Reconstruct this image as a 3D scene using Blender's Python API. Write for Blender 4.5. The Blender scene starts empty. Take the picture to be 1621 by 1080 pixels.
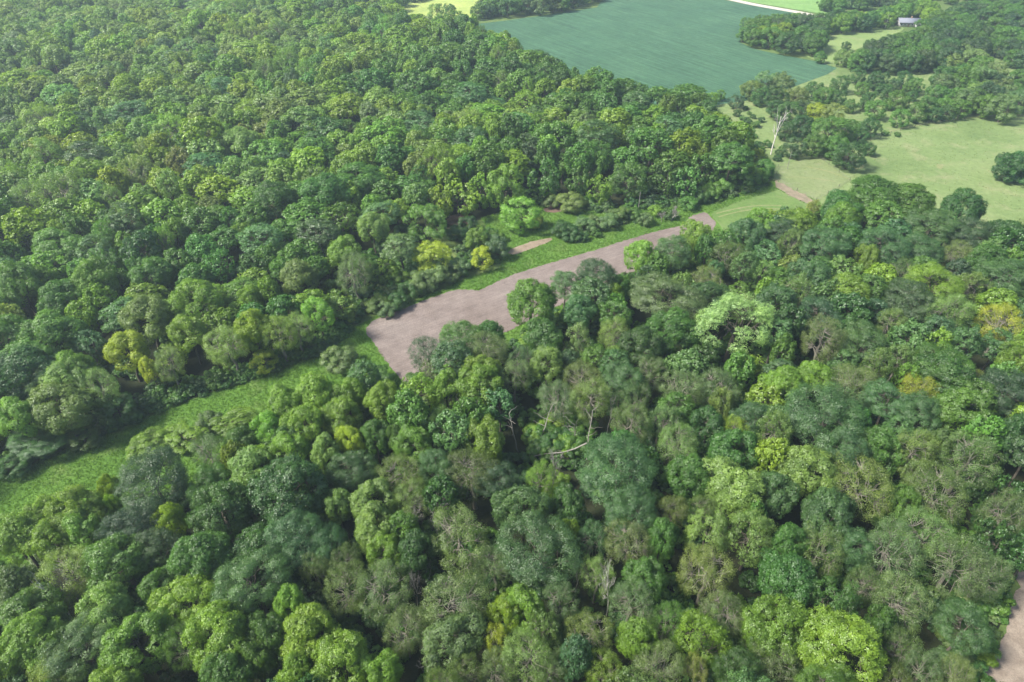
import bpy, math, random
import numpy as np
from math import radians as R, pi, sin, cos, tan

SC = bpy.context.scene
COL = SC.collection
rng = np.random.default_rng(7)
random.seed(7)

# ------------------------------------------------------------------ camera
CAMH, PITCH, F = 120.0, R(38.0), 1081.0        # F = focal length in pixels of a 1621 px wide picture
cam_d = bpy.data.cameras.new('camera'); cam = bpy.data.objects.new('camera', cam_d); COL.objects.link(cam)
cam.location = (0, 0, CAMH); cam.rotation_euler = (R(90) - PITCH, 0, 0)
cam_d.sensor_width = 36.0; cam_d.lens = 36.0 * F / 1621.0
cam_d.clip_start = 0.5; cam_d.clip_end = 6000
SC.camera = cam

# ------------------------------------------------------------------ light
SUN_AZ = math.atan2(-1.0, -0.28); SUN_EL = R(48)      # clockwise from +Y
W = bpy.data.worlds.new('World'); SC.world = W; W.use_nodes = True
nt = W.node_tree; nt.nodes.clear()
wo = nt.nodes.new('ShaderNodeOutputWorld'); bg = nt.nodes.new('ShaderNodeBackground'); sky = nt.nodes.new('ShaderNodeTexSky')
sky.sky_type = 'NISHITA'; sky.sun_disc = False; sky.sun_elevation = SUN_EL; sky.sun_rotation = SUN_AZ
sky.air_density = 1.0; sky.dust_density = 2.5; sky.ozone_density = 1.0
bg.inputs['Strength'].default_value = 0.08
nt.links.new(sky.outputs[0], bg.inputs[0]); nt.links.new(bg.outputs[0], wo.inputs[0])
sl = bpy.data.lights.new('sun', 'SUN'); sl.energy = 3.4; sl.angle = R(11.0); sl.color = (1.0, 0.97, 0.88)
so = bpy.data.objects.new('sun', sl); COL.objects.link(so); so.location = (-100, 50, 300)
from mathutils import Vector, Matrix
sd = Vector((sin(SUN_AZ) * cos(SUN_EL), cos(SUN_AZ) * cos(SUN_EL), sin(SUN_EL)))
so.rotation_euler = (-sd).to_track_quat('-Z', 'Y').to_euler()
SC.view_settings.view_transform = 'Standard'; SC.view_settings.look = 'None'
SC.view_settings.gamma = 1.0; SC.view_settings.use_curve_mapping = False
SC.view_settings.exposure = 1.62
SC.cycles.max_bounces = 6; SC.cycles.diffuse_bounces = 4; SC.cycles.glossy_bounces = 1
SC.cycles.transmission_bounces = 3; SC.cycles.volume_bounces = 0; SC.cycles.transparent_max_bounces = 4
SC.cycles.use_denoising = True

# ------------------------------------------------------------------ pixel <-> world
FW = Vector((0, cos(PITCH), -sin(PITCH))); UP = Vector((0, sin(PITCH), cos(PITCH)))
def at(px, py, z=0.0):
    """point of the plane at height z that shows at pixel (px, py) of the photograph"""
    a = (px - 810.5) / F; b = (540 - py) / F
    d = Vector((a, 0, 0)) + UP * b + FW
    t = (z - CAMH) / d.z
    return d.x * t, d.y * t
def proj(x, y, z=0.0):
    v = Vector((x, y, z - CAMH)); dz = v.dot(FW)
    return 810.5 + F * v.x / dz, 540 - F * v.dot(UP) / dz, dz
def inpoly(x, y, P):
    c = False; n = len(P); j = n - 1
    for i in range(n):
        xi, yi = P[i]; xj, yj = P[j]
        if (yi > y) != (yj > y) and x < (xj - xi) * (y - yi) / (yj - yi) + xi: c = not c
        j = i
    return c

# ------------------------------------------------------------------ materials
def newmat(name):
    m = bpy.data.materials.new(name); m.use_nodes = True
    t = m.node_tree; t.nodes.clear()
    return m, t, t.nodes.new
def ln(t, a, b): t.links.new(a, b)
def noise(t, vec, scale, detail=4, rough=.6, dist=0.0):
    n = t.nodes.new('ShaderNodeTexNoise'); n.inputs['Scale'].default_value = scale
    n.inputs['Detail'].default_value = detail; n.inputs['Roughness'].default_value = rough
    n.inputs['Distortion'].default_value = dist
    if vec is not None: ln(t, vec, n.inputs['Vector'])
    return n
def ramp(t, fac, stops):
    r = t.nodes.new('ShaderNodeValToRGB'); e = r.color_ramp.elements
    while len(e) < len(stops): e.new(.5)
    for k, (p, c) in enumerate(stops): e[k].position = p; e[k].color = (*c, 1)
    ln(t, fac, r.inputs[0]); return r
def mixc(t, fac, a, b, mode='MIX'):
    m = t.nodes.new('ShaderNodeMix'); m.data_type = 'RGBA'; m.blend_type = mode
    for s, v in ((m.inputs[0], fac), (m.inputs[6], a), (m.inputs[7], b)):
        if isinstance(v, bpy.types.NodeSocket): ln(t, v, s)
        elif isinstance(v, (int, float)): s.default_value = v
        else: s.default_value = (*v, 1)
    return m.outputs[2]
def ground_mat(name, build, rough=.95, bump=.5, bscale=3.0, bdist=.3):
    m, t, N = newmat(name)
    o = N('ShaderNodeOutputMaterial'); p = N('ShaderNodeBsdfPrincipled'); tc = N('ShaderNodeTexCoord')
    p.inputs['Roughness'].default_value = rough; p.inputs['Specular IOR Level'].default_value = .15
    v = tc.outputs['Object']
    ln(t, build(t, v), p.inputs['Base Color'])
    n = noise(t, v, bscale, 5, .7); b = N('ShaderNodeBump'); b.inputs['Strength'].default_value = bump; b.inputs['Distance'].default_value = bdist
    ln(t, n.outputs['Fac'], b.inputs['Height']); ln(t, b.outputs[0], p.inputs['Normal']); ln(t, p.outputs[0], o.inputs[0])
    return m

def leaf_mat():
    m, t, N = newmat('leaf')
    o = N('ShaderNodeOutputMaterial')
    a = N('ShaderNodeAttribute'); a.attribute_type = 'INSTANCER'; a.attribute_name = 'tint'
    v = N('ShaderNodeAttribute'); v.attribute_type = 'GEOMETRY'; v.attribute_name = 'var'
    # leaf to leaf and bough to bough variation of the leaf colour itself
    mr = N('ShaderNodeMapRange'); mr.inputs[3].default_value = .68; mr.inputs[4].default_value = 1.42
    ln(t, v.outputs['Fac'], mr.inputs[0])
    vm = N('ShaderNodeVectorMath'); vm.operation = 'SCALE'; ln(t, a.outputs['Vector'], vm.inputs[0]); ln(t, mr.outputs[0], vm.inputs['Scale'])
    hue = mixc(t, v.outputs['Fac'], (.93, .99, 1.05), (1.14, 1.03, .80))
    c = mixc(t, 1.0, vm.outputs[0], hue, 'MULTIPLY')
    d = N('ShaderNodeBsdfDiffuse'); ln(t, c, d.inputs[0])
    tr = N('ShaderNodeBsdfTranslucent'); c2 = mixc(t, 1.0, c, (1.25, 1.3, .55), 'MULTIPLY'); ln(t, c2, tr.inputs[0])
    mx = N('ShaderNodeMixShader'); mx.inputs[0].default_value = .47; ln(t, d.outputs[0], mx.inputs[1]); ln(t, tr.outputs[0], mx.inputs[2])
    g = N('ShaderNodeBsdfGlossy'); g.inputs['Roughness'].default_value = .45; g.inputs[0].default_value = (1, 1, 1, 1)
    m2 = N('ShaderNodeMixShader'); m2.inputs[0].default_value = .035; ln(t, mx.outputs[0], m2.inputs[1]); ln(t, g.outputs[0], m2.inputs[2])
    ln(t, m2.outputs[0], o.inputs[0])
    return m
M_LEAF = leaf_mat()
def bark(name, c1, c2):
    def b(t, v):
        n = noise(t, v, 3.0, 5, .7); return ramp(t, n.outputs['Fac'], [(.3, c1), (.7, c2)]).outputs[0]
    return ground_mat(name, b, .9, .5, 8, .03)
M_BARK = bark('bark_grey', (.06, .05, .038), (.12, .105, .085))
M_PALE = bark('bark_pale', (.11, .10, .08), (.24, .22, .18))
M_DEAD = bark('wood_dead', (.15, .135, .125), (.30, .28, .26))
M_STEM = bark('bark_stem', (.16, .15, .13), (.31, .29, .25))
M_WHITE = bark('wood_bleached', (.34, .32, .29), (.58, .55, .50))

# ------------------------------------------------------------------ mesh helpers
def mesh_np(name, V, faces, nv, mats, matidx=None, var=None):
    """faces: int array (n, nv)"""
    me = bpy.data.meshes.new(name)
    n = len(faces)
    me.vertices.add(len(V)); me.vertices.foreach_set('co', np.asarray(V, np.float32).ravel())
    me.loops.add(n * nv); me.loops.foreach_set('vertex_index', np.asarray(faces, np.int32).ravel())
    me.polygons.add(n); me.polygons.foreach_set('loop_start', np.arange(0, n * nv, nv, dtype=np.int32))
    for m in mats: me.materials.append(m)
    if matidx is not None: me.polygons.foreach_set('material_index', np.asarray(matidx, np.int32))
    me.update(calc_edges=True)
    if var is not None:
        at_ = me.attributes.new('var', 'FLOAT', 'FACE'); at_.data.foreach_set('value', np.asarray(var, np.float32))
    return me
class TB:
    """tapered tubes collected in one mesh (quads)"""
    def __init__(s): s.V = []; s.F = []
    def tube(s, pts, rads, n=6):
        base = len(s.V); k = len(pts)
        for i, p in enumerate(pts):
            p = Vector(p); d = (Vector(pts[min(i + 1, k - 1)]) - Vector(pts[max(i - 1, 0)]))
            d = d.normalized() if d.length > 1e-6 else Vector((0, 0, 1))
            a = d.cross(Vector((1, 0, 0)) if abs(d.x) < .8 else Vector((0, 1, 0))).normalized(); b = d.cross(a)
            for j in range(n):
                an = 2 * pi * j / n; s.V.append(tuple(p + (a * cos(an) + b * sin(an)) * rads[i]))
        for i in range(k - 1):
            for j in range(n):
                a0 = base + i * n + j; a1 = base + i * n + (j + 1) % n
                s.F.append((a0, a1, a1 + n, a0 + n))
        return s
    def arr(s): return np.array(s.V, float).reshape(-1, 3), np.array(s.F, int).reshape(-1, 4)
def unit(v): return v / np.maximum(np.linalg.norm(v, axis=-1, keepdims=True), 1e-9)
def randdir(n): return unit(rng.normal(size=(n, 3)))

def leaves(cen, nrm, size, aspect=.6):
    """leaf cards: one rhombus per row of cen, facing nrm"""
    n = len(cen); t = np.cross(nrm, randdir(n)); t = unit(t); b = np.cross(nrm, t)
    s = size * rng.uniform(.7, 1.3, (n, 1))
    fold = nrm * s * rng.uniform(-.12, .12, (n, 1))
    P = np.stack([cen - t * s * .5, cen + b * s * .5 * aspect + fold, cen + t * s * .5, cen - b * s * .5 * aspect + fold], 1)
    return P.reshape(-1, 3), np.arange(n * 4).reshape(n, 4)

def curve_pts(a, b, sag, n=5, jit=.25):
    a = np.array(a, float); b = np.array(b, float); L = np.linalg.norm(b - a)
    out = []
    j = rng.normal(size=(n, 3)) * jit * L / n
    for i in range(n):
        t = i / (n - 1); p = a * (1 - t) + b * t; p[2] += sag * L * sin(pi * t) * .5
        if 0 < i < n - 1: p = p + j[i]
        out.append(p)
    return out

def make_tree_data(kind, H=17.0, r=5.5, lod=0, seed=0):
    """returns (trunk V,F), (crown V,F,var)."""
    global rng
    keep = rng; rng = np.random.default_rng(1000 + seed)
    P = dict(
        billow=dict(nc=52, cr=(1.2, 2.0), squash=1.0, spr=34, lf=15, sr=.34, up=.18, ls=.30, rz=.56, low=-.55, vis=.7),
        feather=dict(nc=76, cr=(1.1, 1.7), squash=.55, spr=30, lf=14, sr=.50, up=.55, ls=.22, rz=.52, low=-.45, vis=.5),
        wispy=dict(nc=100, cr=(.6, 1.3), squash=1.15, spr=24, lf=14, sr=.55, up=.15, ls=.21, rz=.72, low=-.75, vis=1.0),
        star=dict(nc=62, cr=(.9, 1.5), squash=1.0, spr=28, lf=15, sr=.36, up=.25, ls=.25, rz=.62, low=-.5, vis=.7),
        dome=dict(nc=52, cr=(.95, 1.6), squash=.9, spr=32, lf=14, sr=.36, up=.35, ls=.28, rz=.62, low=-.92, vis=.4),
        shrub=dict(nc=26, cr=(1.3, 2.2), squash=.75, spr=30, lf=14, sr=.5, up=.35, ls=.30, rz=.62, low=-.9, vis=.2),
    )[kind]
    cz = H - r * P['rz'] * 1.75 if kind not in ('shrub', 'dome') else H * .5
    rz = (H - cz) * .86
    zl = rz * (1.25 if kind not in ('shrub', 'dome') else .95)
    # lopsided envelope made of a few big boughs
    nb = rng.integers(4, 7); bd = randdir(nb); bd[:, 2] = np.abs(bd[:, 2]) * .6; ba = rng.uniform(-.26, .32, nb)
    def env(d):
        s = 1.0 + sum(ba[k] * np.exp(-((1 - d @ unit(bd[k])) / .22)) for k in range(nb))
        return s
    cen = [np.array([rng.normal() * .4, rng.normal() * .4, rz * .93])]; tries = 0
    while len(cen) < P['nc'] and tries < 6000:
        tries += 1
        d = randdir(1)[0]
        if d[2] < P['low']: continue
        q = rng.uniform(.45, .92) if rng.random() < .28 else rng.uniform(.80, .98)
        c = d * env(d) * q; c = np.array([c[0] * r, c[1] * r, c[2] * (rz if c[2] > 0 else zl)])
        md = .84 * (1.0 if q > .7 else .8) * r / 5.5
        if all(np.linalg.norm(c - o) > md for o in cen): cen.append(c)
    cen = np.array(cen); n = len(cen)
    cr = rng.uniform(*P['cr'], n) * r / 5.5
    if kind == 'wispy': cr *= rng.choice([.7, 1.0, 1.15], n)
    cvar = rng.uniform(0, 1, n)
    k = {0: 1.9, 1: .62, 2: .2}[lod]; ksz = {0: .68, 1: 1.32, 2: 2.3}[lod]
    C = []; Nn = []; Va = []
    for i in range(n):
        outd = unit(cen[i] * np.array([1, 1, 1.3]) + np.array([0, 0, r * .35]))
        m = max(6, int(P['spr'] * k * (cr[i] / (1.5 * r / 5.5)) ** 2))
        d = randdir(m * 3)
        w = d @ outd                               # leaves sit mostly on the outer, upper side of a bough
        keepm = rng.random(len(d)) < np.clip(.25 + .75 * (w + .35), .05, 1)
        d = d[keepm][:m]; m = len(d)
        rad = cr[i] * rng.uniform(.72, 1.06, (m, 1))
        if kind == 'star': rad *= (1 + .28 * (rng.random((m, 1)) > .6))
        sp = cen[i] + d * rad * np.array([1, 1, P['squash']])
        lf = P['lf']
        off = rng.normal(size=(m, lf, 3)) * P['sr'] * .5 * np.array([1, 1, .7 if kind != 'feather' else .4]) * r / 5.5
        if kind == 'wispy': off[..., 2] *= 1.7
        pts = (sp[:, None, :] + off).reshape(-1, 3)
        base = np.repeat(d, lf, 0)
        nr = unit(base * .85 + np.array([0, 0, P['up']]) + rng.normal(size=(m * lf, 3)) * .30)
        C.append(pts); Nn.append(nr)
        Va.append(np.clip(cvar[i] * .40 + np.repeat(rng.uniform(0, 1, m), lf) * .25 + rng.uniform(0, 1, m * lf) * .35, 0, 1))
    C = np.concatenate(C); Nn = np.concatenate(Nn); Va = np.concatenate(Va)
    C[:, 2] += cz
    okk = C[:, 2] > .15; C = C[okk]; Nn = Nn[okk]; Va = Va[okk]
    V, Fq = leaves(C, Nn, P['ls'] * ksz * (r / 5.5) ** .5 * 1.15, .62)
    # trunk, main limbs, boughs
    tb = TB(); tr = .017 * H + .02 * r
    fork = max(cz - rz * .55, H * .22) if kind != 'shrub' else .3
    lean = rng.normal(size=2) * .5
    top = np.array([lean[0], lean[1], cz + rz * .35])
    if kind != 'shrub':
        pts = curve_pts((0, 0, -.3), (lean[0] * .6, lean[1] * .6, fork), 0, 5, .10)
        tb.tube(pts, [tr * 1.35, tr * 1.02, tr * .95, tr * .9, tr * .85], 7 if lod == 0 else 5)
        tb.tube(curve_pts((lean[0] * .6, lean[1] * .6, fork - .1), top, 0, 5, .2), [tr * .8, tr * .6, tr * .45, tr * .3, tr * .12], 6 if lod == 0 else 4)
    nm = 6 if kind != 'shrub' else 8
    order = rng.permutation(n)[:nm]; mains = []
    for i in order:
        e = cen[i] * np.array([.62, .62, .6]) + np.array([0, 0, cz])
        s0 = np.array([lean[0] * .6, lean[1] * .6, fork + rng.uniform(0, rz * .5)]) if kind != 'shrub' else np.array([rng.normal() * .2, rng.normal() * .2, 0])
        rr = tr * (.5 if kind != 'wispy' else .36) if kind != 'shrub' else .07
        pts = curve_pts(s0, e, -.12, 5, .3); tb.tube(pts, [rr, rr * .8, rr * .65, rr * .5, rr * .35], 5 if lod == 0 else 3)
        mains.append(pts)
    if lod < 2:
        allp = np.array([p for m_ in mains for p in m_[1:]])
        rr = tr * .22 if kind != 'shrub' else .035
        for i in range(n):
            e = cen[i] * P['vis'] ** .15 + np.array([0, 0, cz]); e = e + unit(cen[i]) * cr[i] * (.2 if kind != 'wispy' else .6)
            s0 = allp[np.argmin(np.linalg.norm(allp - e, axis=1) + .4 * (allp[:, 2] > e[2]))]
            tb.tube(curve_pts(s0, e, -.1, 4, .3), [rr, rr * .7, rr * .45, rr * .15], 4 if lod == 0 else 3)
    TV, TF = tb.arr(); rng = keep
    return (TV, TF), (V, Fq, Va)

def dead_tree_data(H, r, seed, dens=1.0, lvs=4):
    global rng
    keep = rng; rng = np.random.default_rng(5000 + seed); tb = TB()
    def grow(p, d, L, rad, lv):
        n = 5; pts = [p]; cur = np.array(p, float); dd = np.array(d, float)
        for i in range(n - 1):
            dd = unit(dd + rng.normal(size=3) * .13 + np.array([0, 0, .05])); cur = cur + dd * L / (n - 1); pts.append(cur.copy())
        tb.tube(pts, [rad * (1 - .6 * i / (n - 1)) for i in range(n)], 6 if lv == 0 else 4)
        if lv < lvs:
            for q in range(int([5, 4, 4, 3][lv] * dens + .5)):
                t = rng.uniform(.35 if lv == 0 else .25, 1.0); j = min(int(t * (n - 1)), n - 2); f = t * (n - 1) - j
                b = pts[j] * (1 - f) + pts[j + 1] * f
                side = unit(np.cross(dd, randdir(1)[0])); nd = unit(dd * .65 + side * .8 + np.array([0, 0, .15]))
                grow(b, nd, L * rng.uniform(.42, .66), max(rad * .48 * (1.2 - .5 * t), .022), lv + 1)
    grow(np.array([0, 0, -.2]), np.array([rng.normal() * .05, rng.normal() * .05, 1.]), H * .55, .018 * H + .05, 0)
    V, Fq = tb.arr(); V[:, :2] *= r / max(1e-3, np.percentile(np.abs(V[:, :2]), 97)); V[:, 2] *= H / V[:, 2].max()
    rng = keep; return V, Fq

# ------------------------------------------------------------------ object helpers
def tag(o, label=None, cat=None, group=None, kind=None):
    if label: o['label'] = label
    if cat: o['category'] = cat
    if group: o['group'] = group
    if kind: o['kind'] = kind
    return o
def link(name, data, parent=None, loc=(0, 0, 0), rz=0.0):
    o = bpy.data.objects.new(name, data); COL.objects.link(o); o.parent = parent; o.location = loc; o.rotation_euler = (0, 0, rz)
    return o
def poly_sheet(name, px, z, mat, raw=False, smooth_n=0):
    P = [(p if raw else at(*p)) for p in px]
    me = bpy.data.meshes.new(name); me.from_pydata([(x, y, 0) for x, y in P], [], [tuple(range(len(P)))]); me.update()
    if me.polygons[0].normal.z < 0:
        me.flip_normals()
    me.materials.append(mat)
    o = link(name, me, None, (0, 0, z)); o['kind'] = 'structure'; return o
def smooth(P, closed=True, it=2):
    for _ in range(it):
        Q = []; n = len(P)
        for i in range(n if closed else n - 1):
            a = P[i]; b = P[(i + 1) % n]
            Q.append((a[0] * .75 + b[0] * .25, a[1] * .75 + b[1] * .25)); Q.append((a[0] * .25 + b[0] * .75, a[1] * .25 + b[1] * .75))
        P = Q
    return P
def ragged(P, amp, step=1.5, seed=3):
    """outline in metres, resampled and made slightly uneven"""
    r_ = np.random.default_rng(seed); out = []; n = len(P); ph = 0
    for i in range(n):
        a = np.array(P[i]); b = np.array(P[(i + 1) % n]); L = np.linalg.norm(b - a); k = max(1, int(L / step))
        nr = np.array([-(b - a)[1], (b - a)[0]]) / max(L, 1e-6)
        for j in range(k):
            out.append(tuple(a + (b - a) * j / k + nr * r_.normal() * amp))
    return out

# ------------------------------------------------------------------ the land, in photograph pixels of the ground
BROWN = [(575, 523), (592, 507), (622, 495), (650, 484), (690, 469), (722, 458), (742, 459), (757, 461), (775, 452), (800, 440), (850, 423),
         (890, 411), (940, 397), (980, 384), (1010, 375), (1040, 366), (1086, 357), (1089, 346), (1102, 339), (1118, 336), (1126, 345), (1137, 357),
         (1110, 378), (1050, 412), (980, 440), (900, 476), (830, 512), (760, 548), (700, 580), (660, 604), (642, 612), (633, 600), (618, 582), (605, 562), (592, 545)]
STRIP_N = [(-160, 830), (-60, 785), (0, 754), (60, 730), (120, 704), (200, 674), (270, 645), (330, 624), (380, 607), (430, 590), (480, 570), (520, 556), (545, 532), (560, 518),
           (600, 498), (660, 474), (720, 450), (740, 440), (790, 425), (800, 400), (760, 345), (870, 315), (960, 335), (1050, 325), (1130, 318), (1190, 300), (1226, 285)]
STRIP_S = [(1300, 322), (1240, 360), (1200, 400), (1120, 420), (1050, 440), (980, 460), (900, 500), (830, 540), (760, 580), (700, 610), (660, 630), (600, 650), (560, 665), (500, 690), (420, 730), (330, 780), (220, 820), (150, 860), (60, 905), (-60, 960), (-200, 1010)]
GRASS = STRIP_N + STRIP_S
PASTURE = [(1115, 150), (1160, 140), (1300, 100), (1420, 62), (1520, 40), (1800, 20), (2100, 20), (2400, 250), (2100, 420), (1800, 440), (1700, 440), (1560, 415), (1460, 380), (1300, 325), (1226, 288), (1205, 255), (1190, 225), (1130, 190)]
MEADOW = [(1270, 88), (1280, 55), (1330, 44), (1400, 40), (1440, 44), (1400, 62), (1350, 80), (1320, 100), (1295, 97)]
SOY = [(700, 62), (757, 38), (800, 33), (880, 22), (945, 12), (952, 2), (960, -20), (1000, -40), (1080, -14), (1150, 1), (1190, 9), (1270, 23), (1302, 29), (1280, 42), (1200, 50), (1172, 60), (1172, 68), (1195, 78),
       (1240, 88), (1290, 97), (1325, 108), (1310, 118), (1250, 140), (1180, 160), (1110, 170), (1050, 185), (990, 180), (900, 140), (800, 95)]
FARFIELD = [(560, 40), (600, 20), (640, 10), (700, -10), (760, -30), (840, -25), (860, -4), (800, 8), (757, 20), (730, 45), (690, 55), (640, 60)]
CROP2 = [(1090, -20), (1150, -3), (1190, 4), (1270, 17), (1305, 23), (1345, 14), (1420, 8), (1420, -30), (1250, -60), (1100, -40)]
BARE = {'soil_patch': [[(803, 403), (806, 395), (840, 383), (873, 376), (875, 381), (845, 393), (815, 404)],
                       [(706, 352), (712, 341), (740, 337), (748, 347), (742, 357), (715, 358)],
                       [(858, 335), (866, 325), (900, 322), (905, 331), (880, 338)]]}
PATH = [(1228, 285), (1240, 291), (1262, 303), (1292, 320), (1283, 325), (1254, 312), (1232, 299), (1227, 293)]
TRACK = [(1628, 840), (1621, 862), (1612, 905), (1606, 940), (1599, 975), (1590, 1005), (1572, 1035), (1556, 1060), (1535, 1110), (1505, 1200), (1480, 1400), (1900, 1400), (1800, 1180), (1740, 1000), (1700, 880), (1690, 800), (1710, 700), (1720, 560), (1700, 560), (1668, 700), (1648, 780)]
WOOD_L = [(-900, 1100), (-160, 820), (0, 748), (120, 698), (200, 668), (330, 620), (430, 585), (480, 565), (515, 550), (540, 520), (560, 505), (600, 470), (640, 440), (655, 400), (690, 372), (750, 350), (800, 340), (860, 318), (960, 330), (1050, 320),
          (1130, 312), (1190, 296), (1228, 278), (1210, 250), (1195, 225), (1160, 200), (1130, 186), (1100, 178), (1040, 178), (990, 170), (940, 150), (890, 130), (800, 85), (700, 55), (650, 38), (600, 25), (560, 0), (520, -30), (400, -75), (0, -90), (-600, -60), (-1400, 200)]
WOOD_N = [(-400, 1050), (-200, 990), (-60, 940), (60, 880), (150, 835), (220, 800), (330, 760), (420, 710), (500, 672), (560, 648), (600, 640), (640, 628), (700, 596), (760, 563), (830, 528), (900, 490), (980, 452), (1050, 425),
          (1120, 402), (1170, 385), (1240, 352), (1290, 335), (1330, 326), (1400, 345), (1480, 365), (1560, 395), (1640, 425), (1720, 450), (1900, 520), (2200, 800), (1800, 820), (1640, 790), (1622, 830), (1604, 905), (1590, 975), (1565, 1030), (1545, 1060),
          (1560, 1100), (1600, 1200), (1500, 1320), (800, 1420), (0, 1350), (-600, 1250)]

def soil(c1, c2, c3, sc=.35):
    def b(t, v):
        n = noise(t, v, sc, 6, .65); n2 = noise(t, v, 2.6, 5, .8)
        a = ramp(t, n.outputs['Fac'], [(.3, c1), (.5, c2), (.72, c3)]).outputs[0]
        return mixc(t, .55, a, ramp(t, n2.outputs['Fac'], [(.3, (.55, .55, .55)), (.7, (1.35, 1.35, 1.35))]).outputs[0], 'MULTIPLY')
    return b
def grassy(c1, c2, c3, dry, big=.018, fine=1.2):
    def b(t, v):
        n = noise(t, v, big, 7, .62, .6); n2 = noise(t, v, fine, 5, .75); n3 = noise(t, v, big * 4.3, 5, .7)
        a = ramp(t, n.outputs['Fac'], [(.30, c1), (.5, c2), (.70, c3)]).outputs[0]
        a = mixc(t, ramp(t, n3.outputs['Fac'], [(.52, (0, 0, 0)), (.75, (.75, .75, .75))]).outputs[0], a, dry)
        return mixc(t, .7, a, ramp(t, n2.outputs['Fac'], [(.28, (.62, .66, .6)), (.72, (1.3, 1.28, 1.3))]).outputs[0], 'MULTIPLY')
    return b
def rowed(c1, c2, ang, spacing, c3, strength=.5, dist=2.0):
    """crop or harrow rows: noise drawn out along the direction of work, broken up and mottled"""
    def b(t, v):
        mp = t.nodes.new('ShaderNodeMapping'); mp.vector_type = 'TEXTURE'; mp.inputs['Rotation'].default_value = (0, 0, ang); mp.inputs['Scale'].default_value = (22 * spacing, spacing, 1); ln(t, v, mp.inputs[0])
        w = noise(t, mp.outputs[0], 1.0, 5, .65, .25)
        n = noise(t, v, .035, 7, .65); n2 = noise(t, v, 1.9, 6, .85)
        a = ramp(t, n.outputs['Fac'], [(.3, c1), (.52, c2), (.72, c3)]).outputs[0]
        a = mixc(t, strength, a, ramp(t, w.outputs['Fac'], [(.32, (.55, .55, .57)), (.66, (1.35, 1.35, 1.33))]).outputs[0], 'MULTIPLY')
        n4 = noise(t, v, .28, 5, .7); a = mixc(t, .6, a, ramp(t, n4.outputs['Fac'], [(.3, (.76, .76, .76)), (.7, (1.22, 1.22, 1.22))]).outputs[0], 'MULTIPLY')
        return mixc(t, .75, a, ramp(t, n2.outputs['Fac'], [(.3, (.6, .6, .6)), (.7, (1.35, 1.35, 1.35))]).outputs[0], 'MULTIPLY')
    return b

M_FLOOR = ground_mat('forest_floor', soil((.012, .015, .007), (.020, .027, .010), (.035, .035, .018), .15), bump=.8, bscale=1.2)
ax, ay = at(600, 540); bx, by = at(1080, 372); AX = math.atan2(by - ay, bx - ax)
M_BROWN = ground_mat('bare_soil', rowed((.140, .110, .096), (.172, .139, .124), AX, .55, (.198, .166, .148), .40, 9.0), bump=.9, bscale=2.0, bdist=.25)
M_GRASS = ground_mat('meadow', grassy((.060, .130, .020), (.088, .175, .028), (.115, .205, .038), (.14, .18, .06), .03), bump=.9, bscale=2.2, bdist=.5)
M_PAST = ground_mat('pasture_grass', grassy((.085, .130, .042), (.130, .180, .064), (.172, .212, .088), (.235, .225, .125), .02, .45), bump=.5, bscale=1.0, bdist=.3)
M_MEAD = ground_mat('mown_meadow', grassy((.12, .18, .06), (.16, .22, .075), (.19, .24, .09), (.24, .24, .13), .02, .8), bump=.4)
cx1, cy1 = at(880, 30); cx2, cy2 = at(1160, 120)
M_SOY = ground_mat('crop_leaf', rowed((.044, .102, .058), (.053, .120, .066), math.atan2(cy2 - cy1, cx2 - cx1), 1.9, (.064, .136, .074), .6, 1.2), bump=1.0, bscale=1.6, bdist=.6)
M_FARF = ground_mat('yellow_meadow', grassy((.20, .26, .07), (.28, .33, .09), (.36, .38, .14), (.15, .24, .08), .03, .5), bump=.3)
M_CROP2 = ground_mat('light_crop', rowed((.12, .22, .07), (.15, .26, .08), -.2, 3.0, (.18, .28, .1), .3), bump=.4)
M_DIRT = ground_mat('dirt', soil((.17, .135, .105), (.235, .19, .15), (.29, .24, .19), .5), bump=.8, bscale=4)
M_TAN = ground_mat('tan_soil', soil((.15, .12, .08), (.21, .165, .12), (.25, .205, .155), .4), bump=.6)
M_DSOIL = ground_mat('dark_soil', soil((.09, .06, .045), (.13, .085, .065), (.17, .12, .09), .5), bump=.8)
M_GRAVEL = ground_mat('pale_gravel', soil((.34, .31, .26), (.42, .38, .32), (.48, .44, .38), .5), bump=.3)

M_LAND = ground_mat('rough_grass', grassy((.06, .10, .03), (.085, .13, .035), (.11, .15, .045), (.15, .16, .07), .02), bump=.6)
gm = bpy.data.meshes.new('ground'); S = 3200
gm.from_pydata([(-S, -900, 0), (S, -900, 0), (S, 4200, 0), (-S, 4200, 0)], [], [(0, 1, 2, 3)]); gm.materials.append(M_LAND)
link('ground', gm)['kind'] = 'structure'
poly_sheet('woodland_floor', [at(*p) for p in WOOD_L], .02, M_FLOOR, True)
poly_sheet('woodland_floor', [at(*p) for p in WOOD_N], .03, M_FLOOR, True)
poly_sheet('pasture', [at(*p) for p in PASTURE], .05, M_PAST, True)
M_PAD = ground_mat('mown_grass', grassy((.12, .155, .065), (.145, .18, .075), (.165, .195, .09), (.20, .20, .12), .05, .7), bump=.4)
poly_sheet('paddock', ragged([at(*p) for p in [(1230, 286), (1234, 264), (1262, 254), (1296, 250), (1347, 286), (1292, 320)]], .3, 2.0), .08, M_PAD, True)
poly_sheet('meadow', smooth([at(*p) for p in MEADOW]), .09, M_MEAD, True)
poly_sheet('crop_field', [at(*p) for p in SOY], .10, M_SOY, True)
poly_sheet('far_meadow', smooth([at(*p) for p in FARFIELD]), .07, M_FARF, True)
poly_sheet('light_crop_field', [at(*p) for p in CROP2], .12, M_CROP2, True)
g_grass = ragged([at(*p) for p in GRASS], .25, 3.0)
poly_sheet('grass_strip', g_grass, .06, M_GRASS, True)
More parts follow.
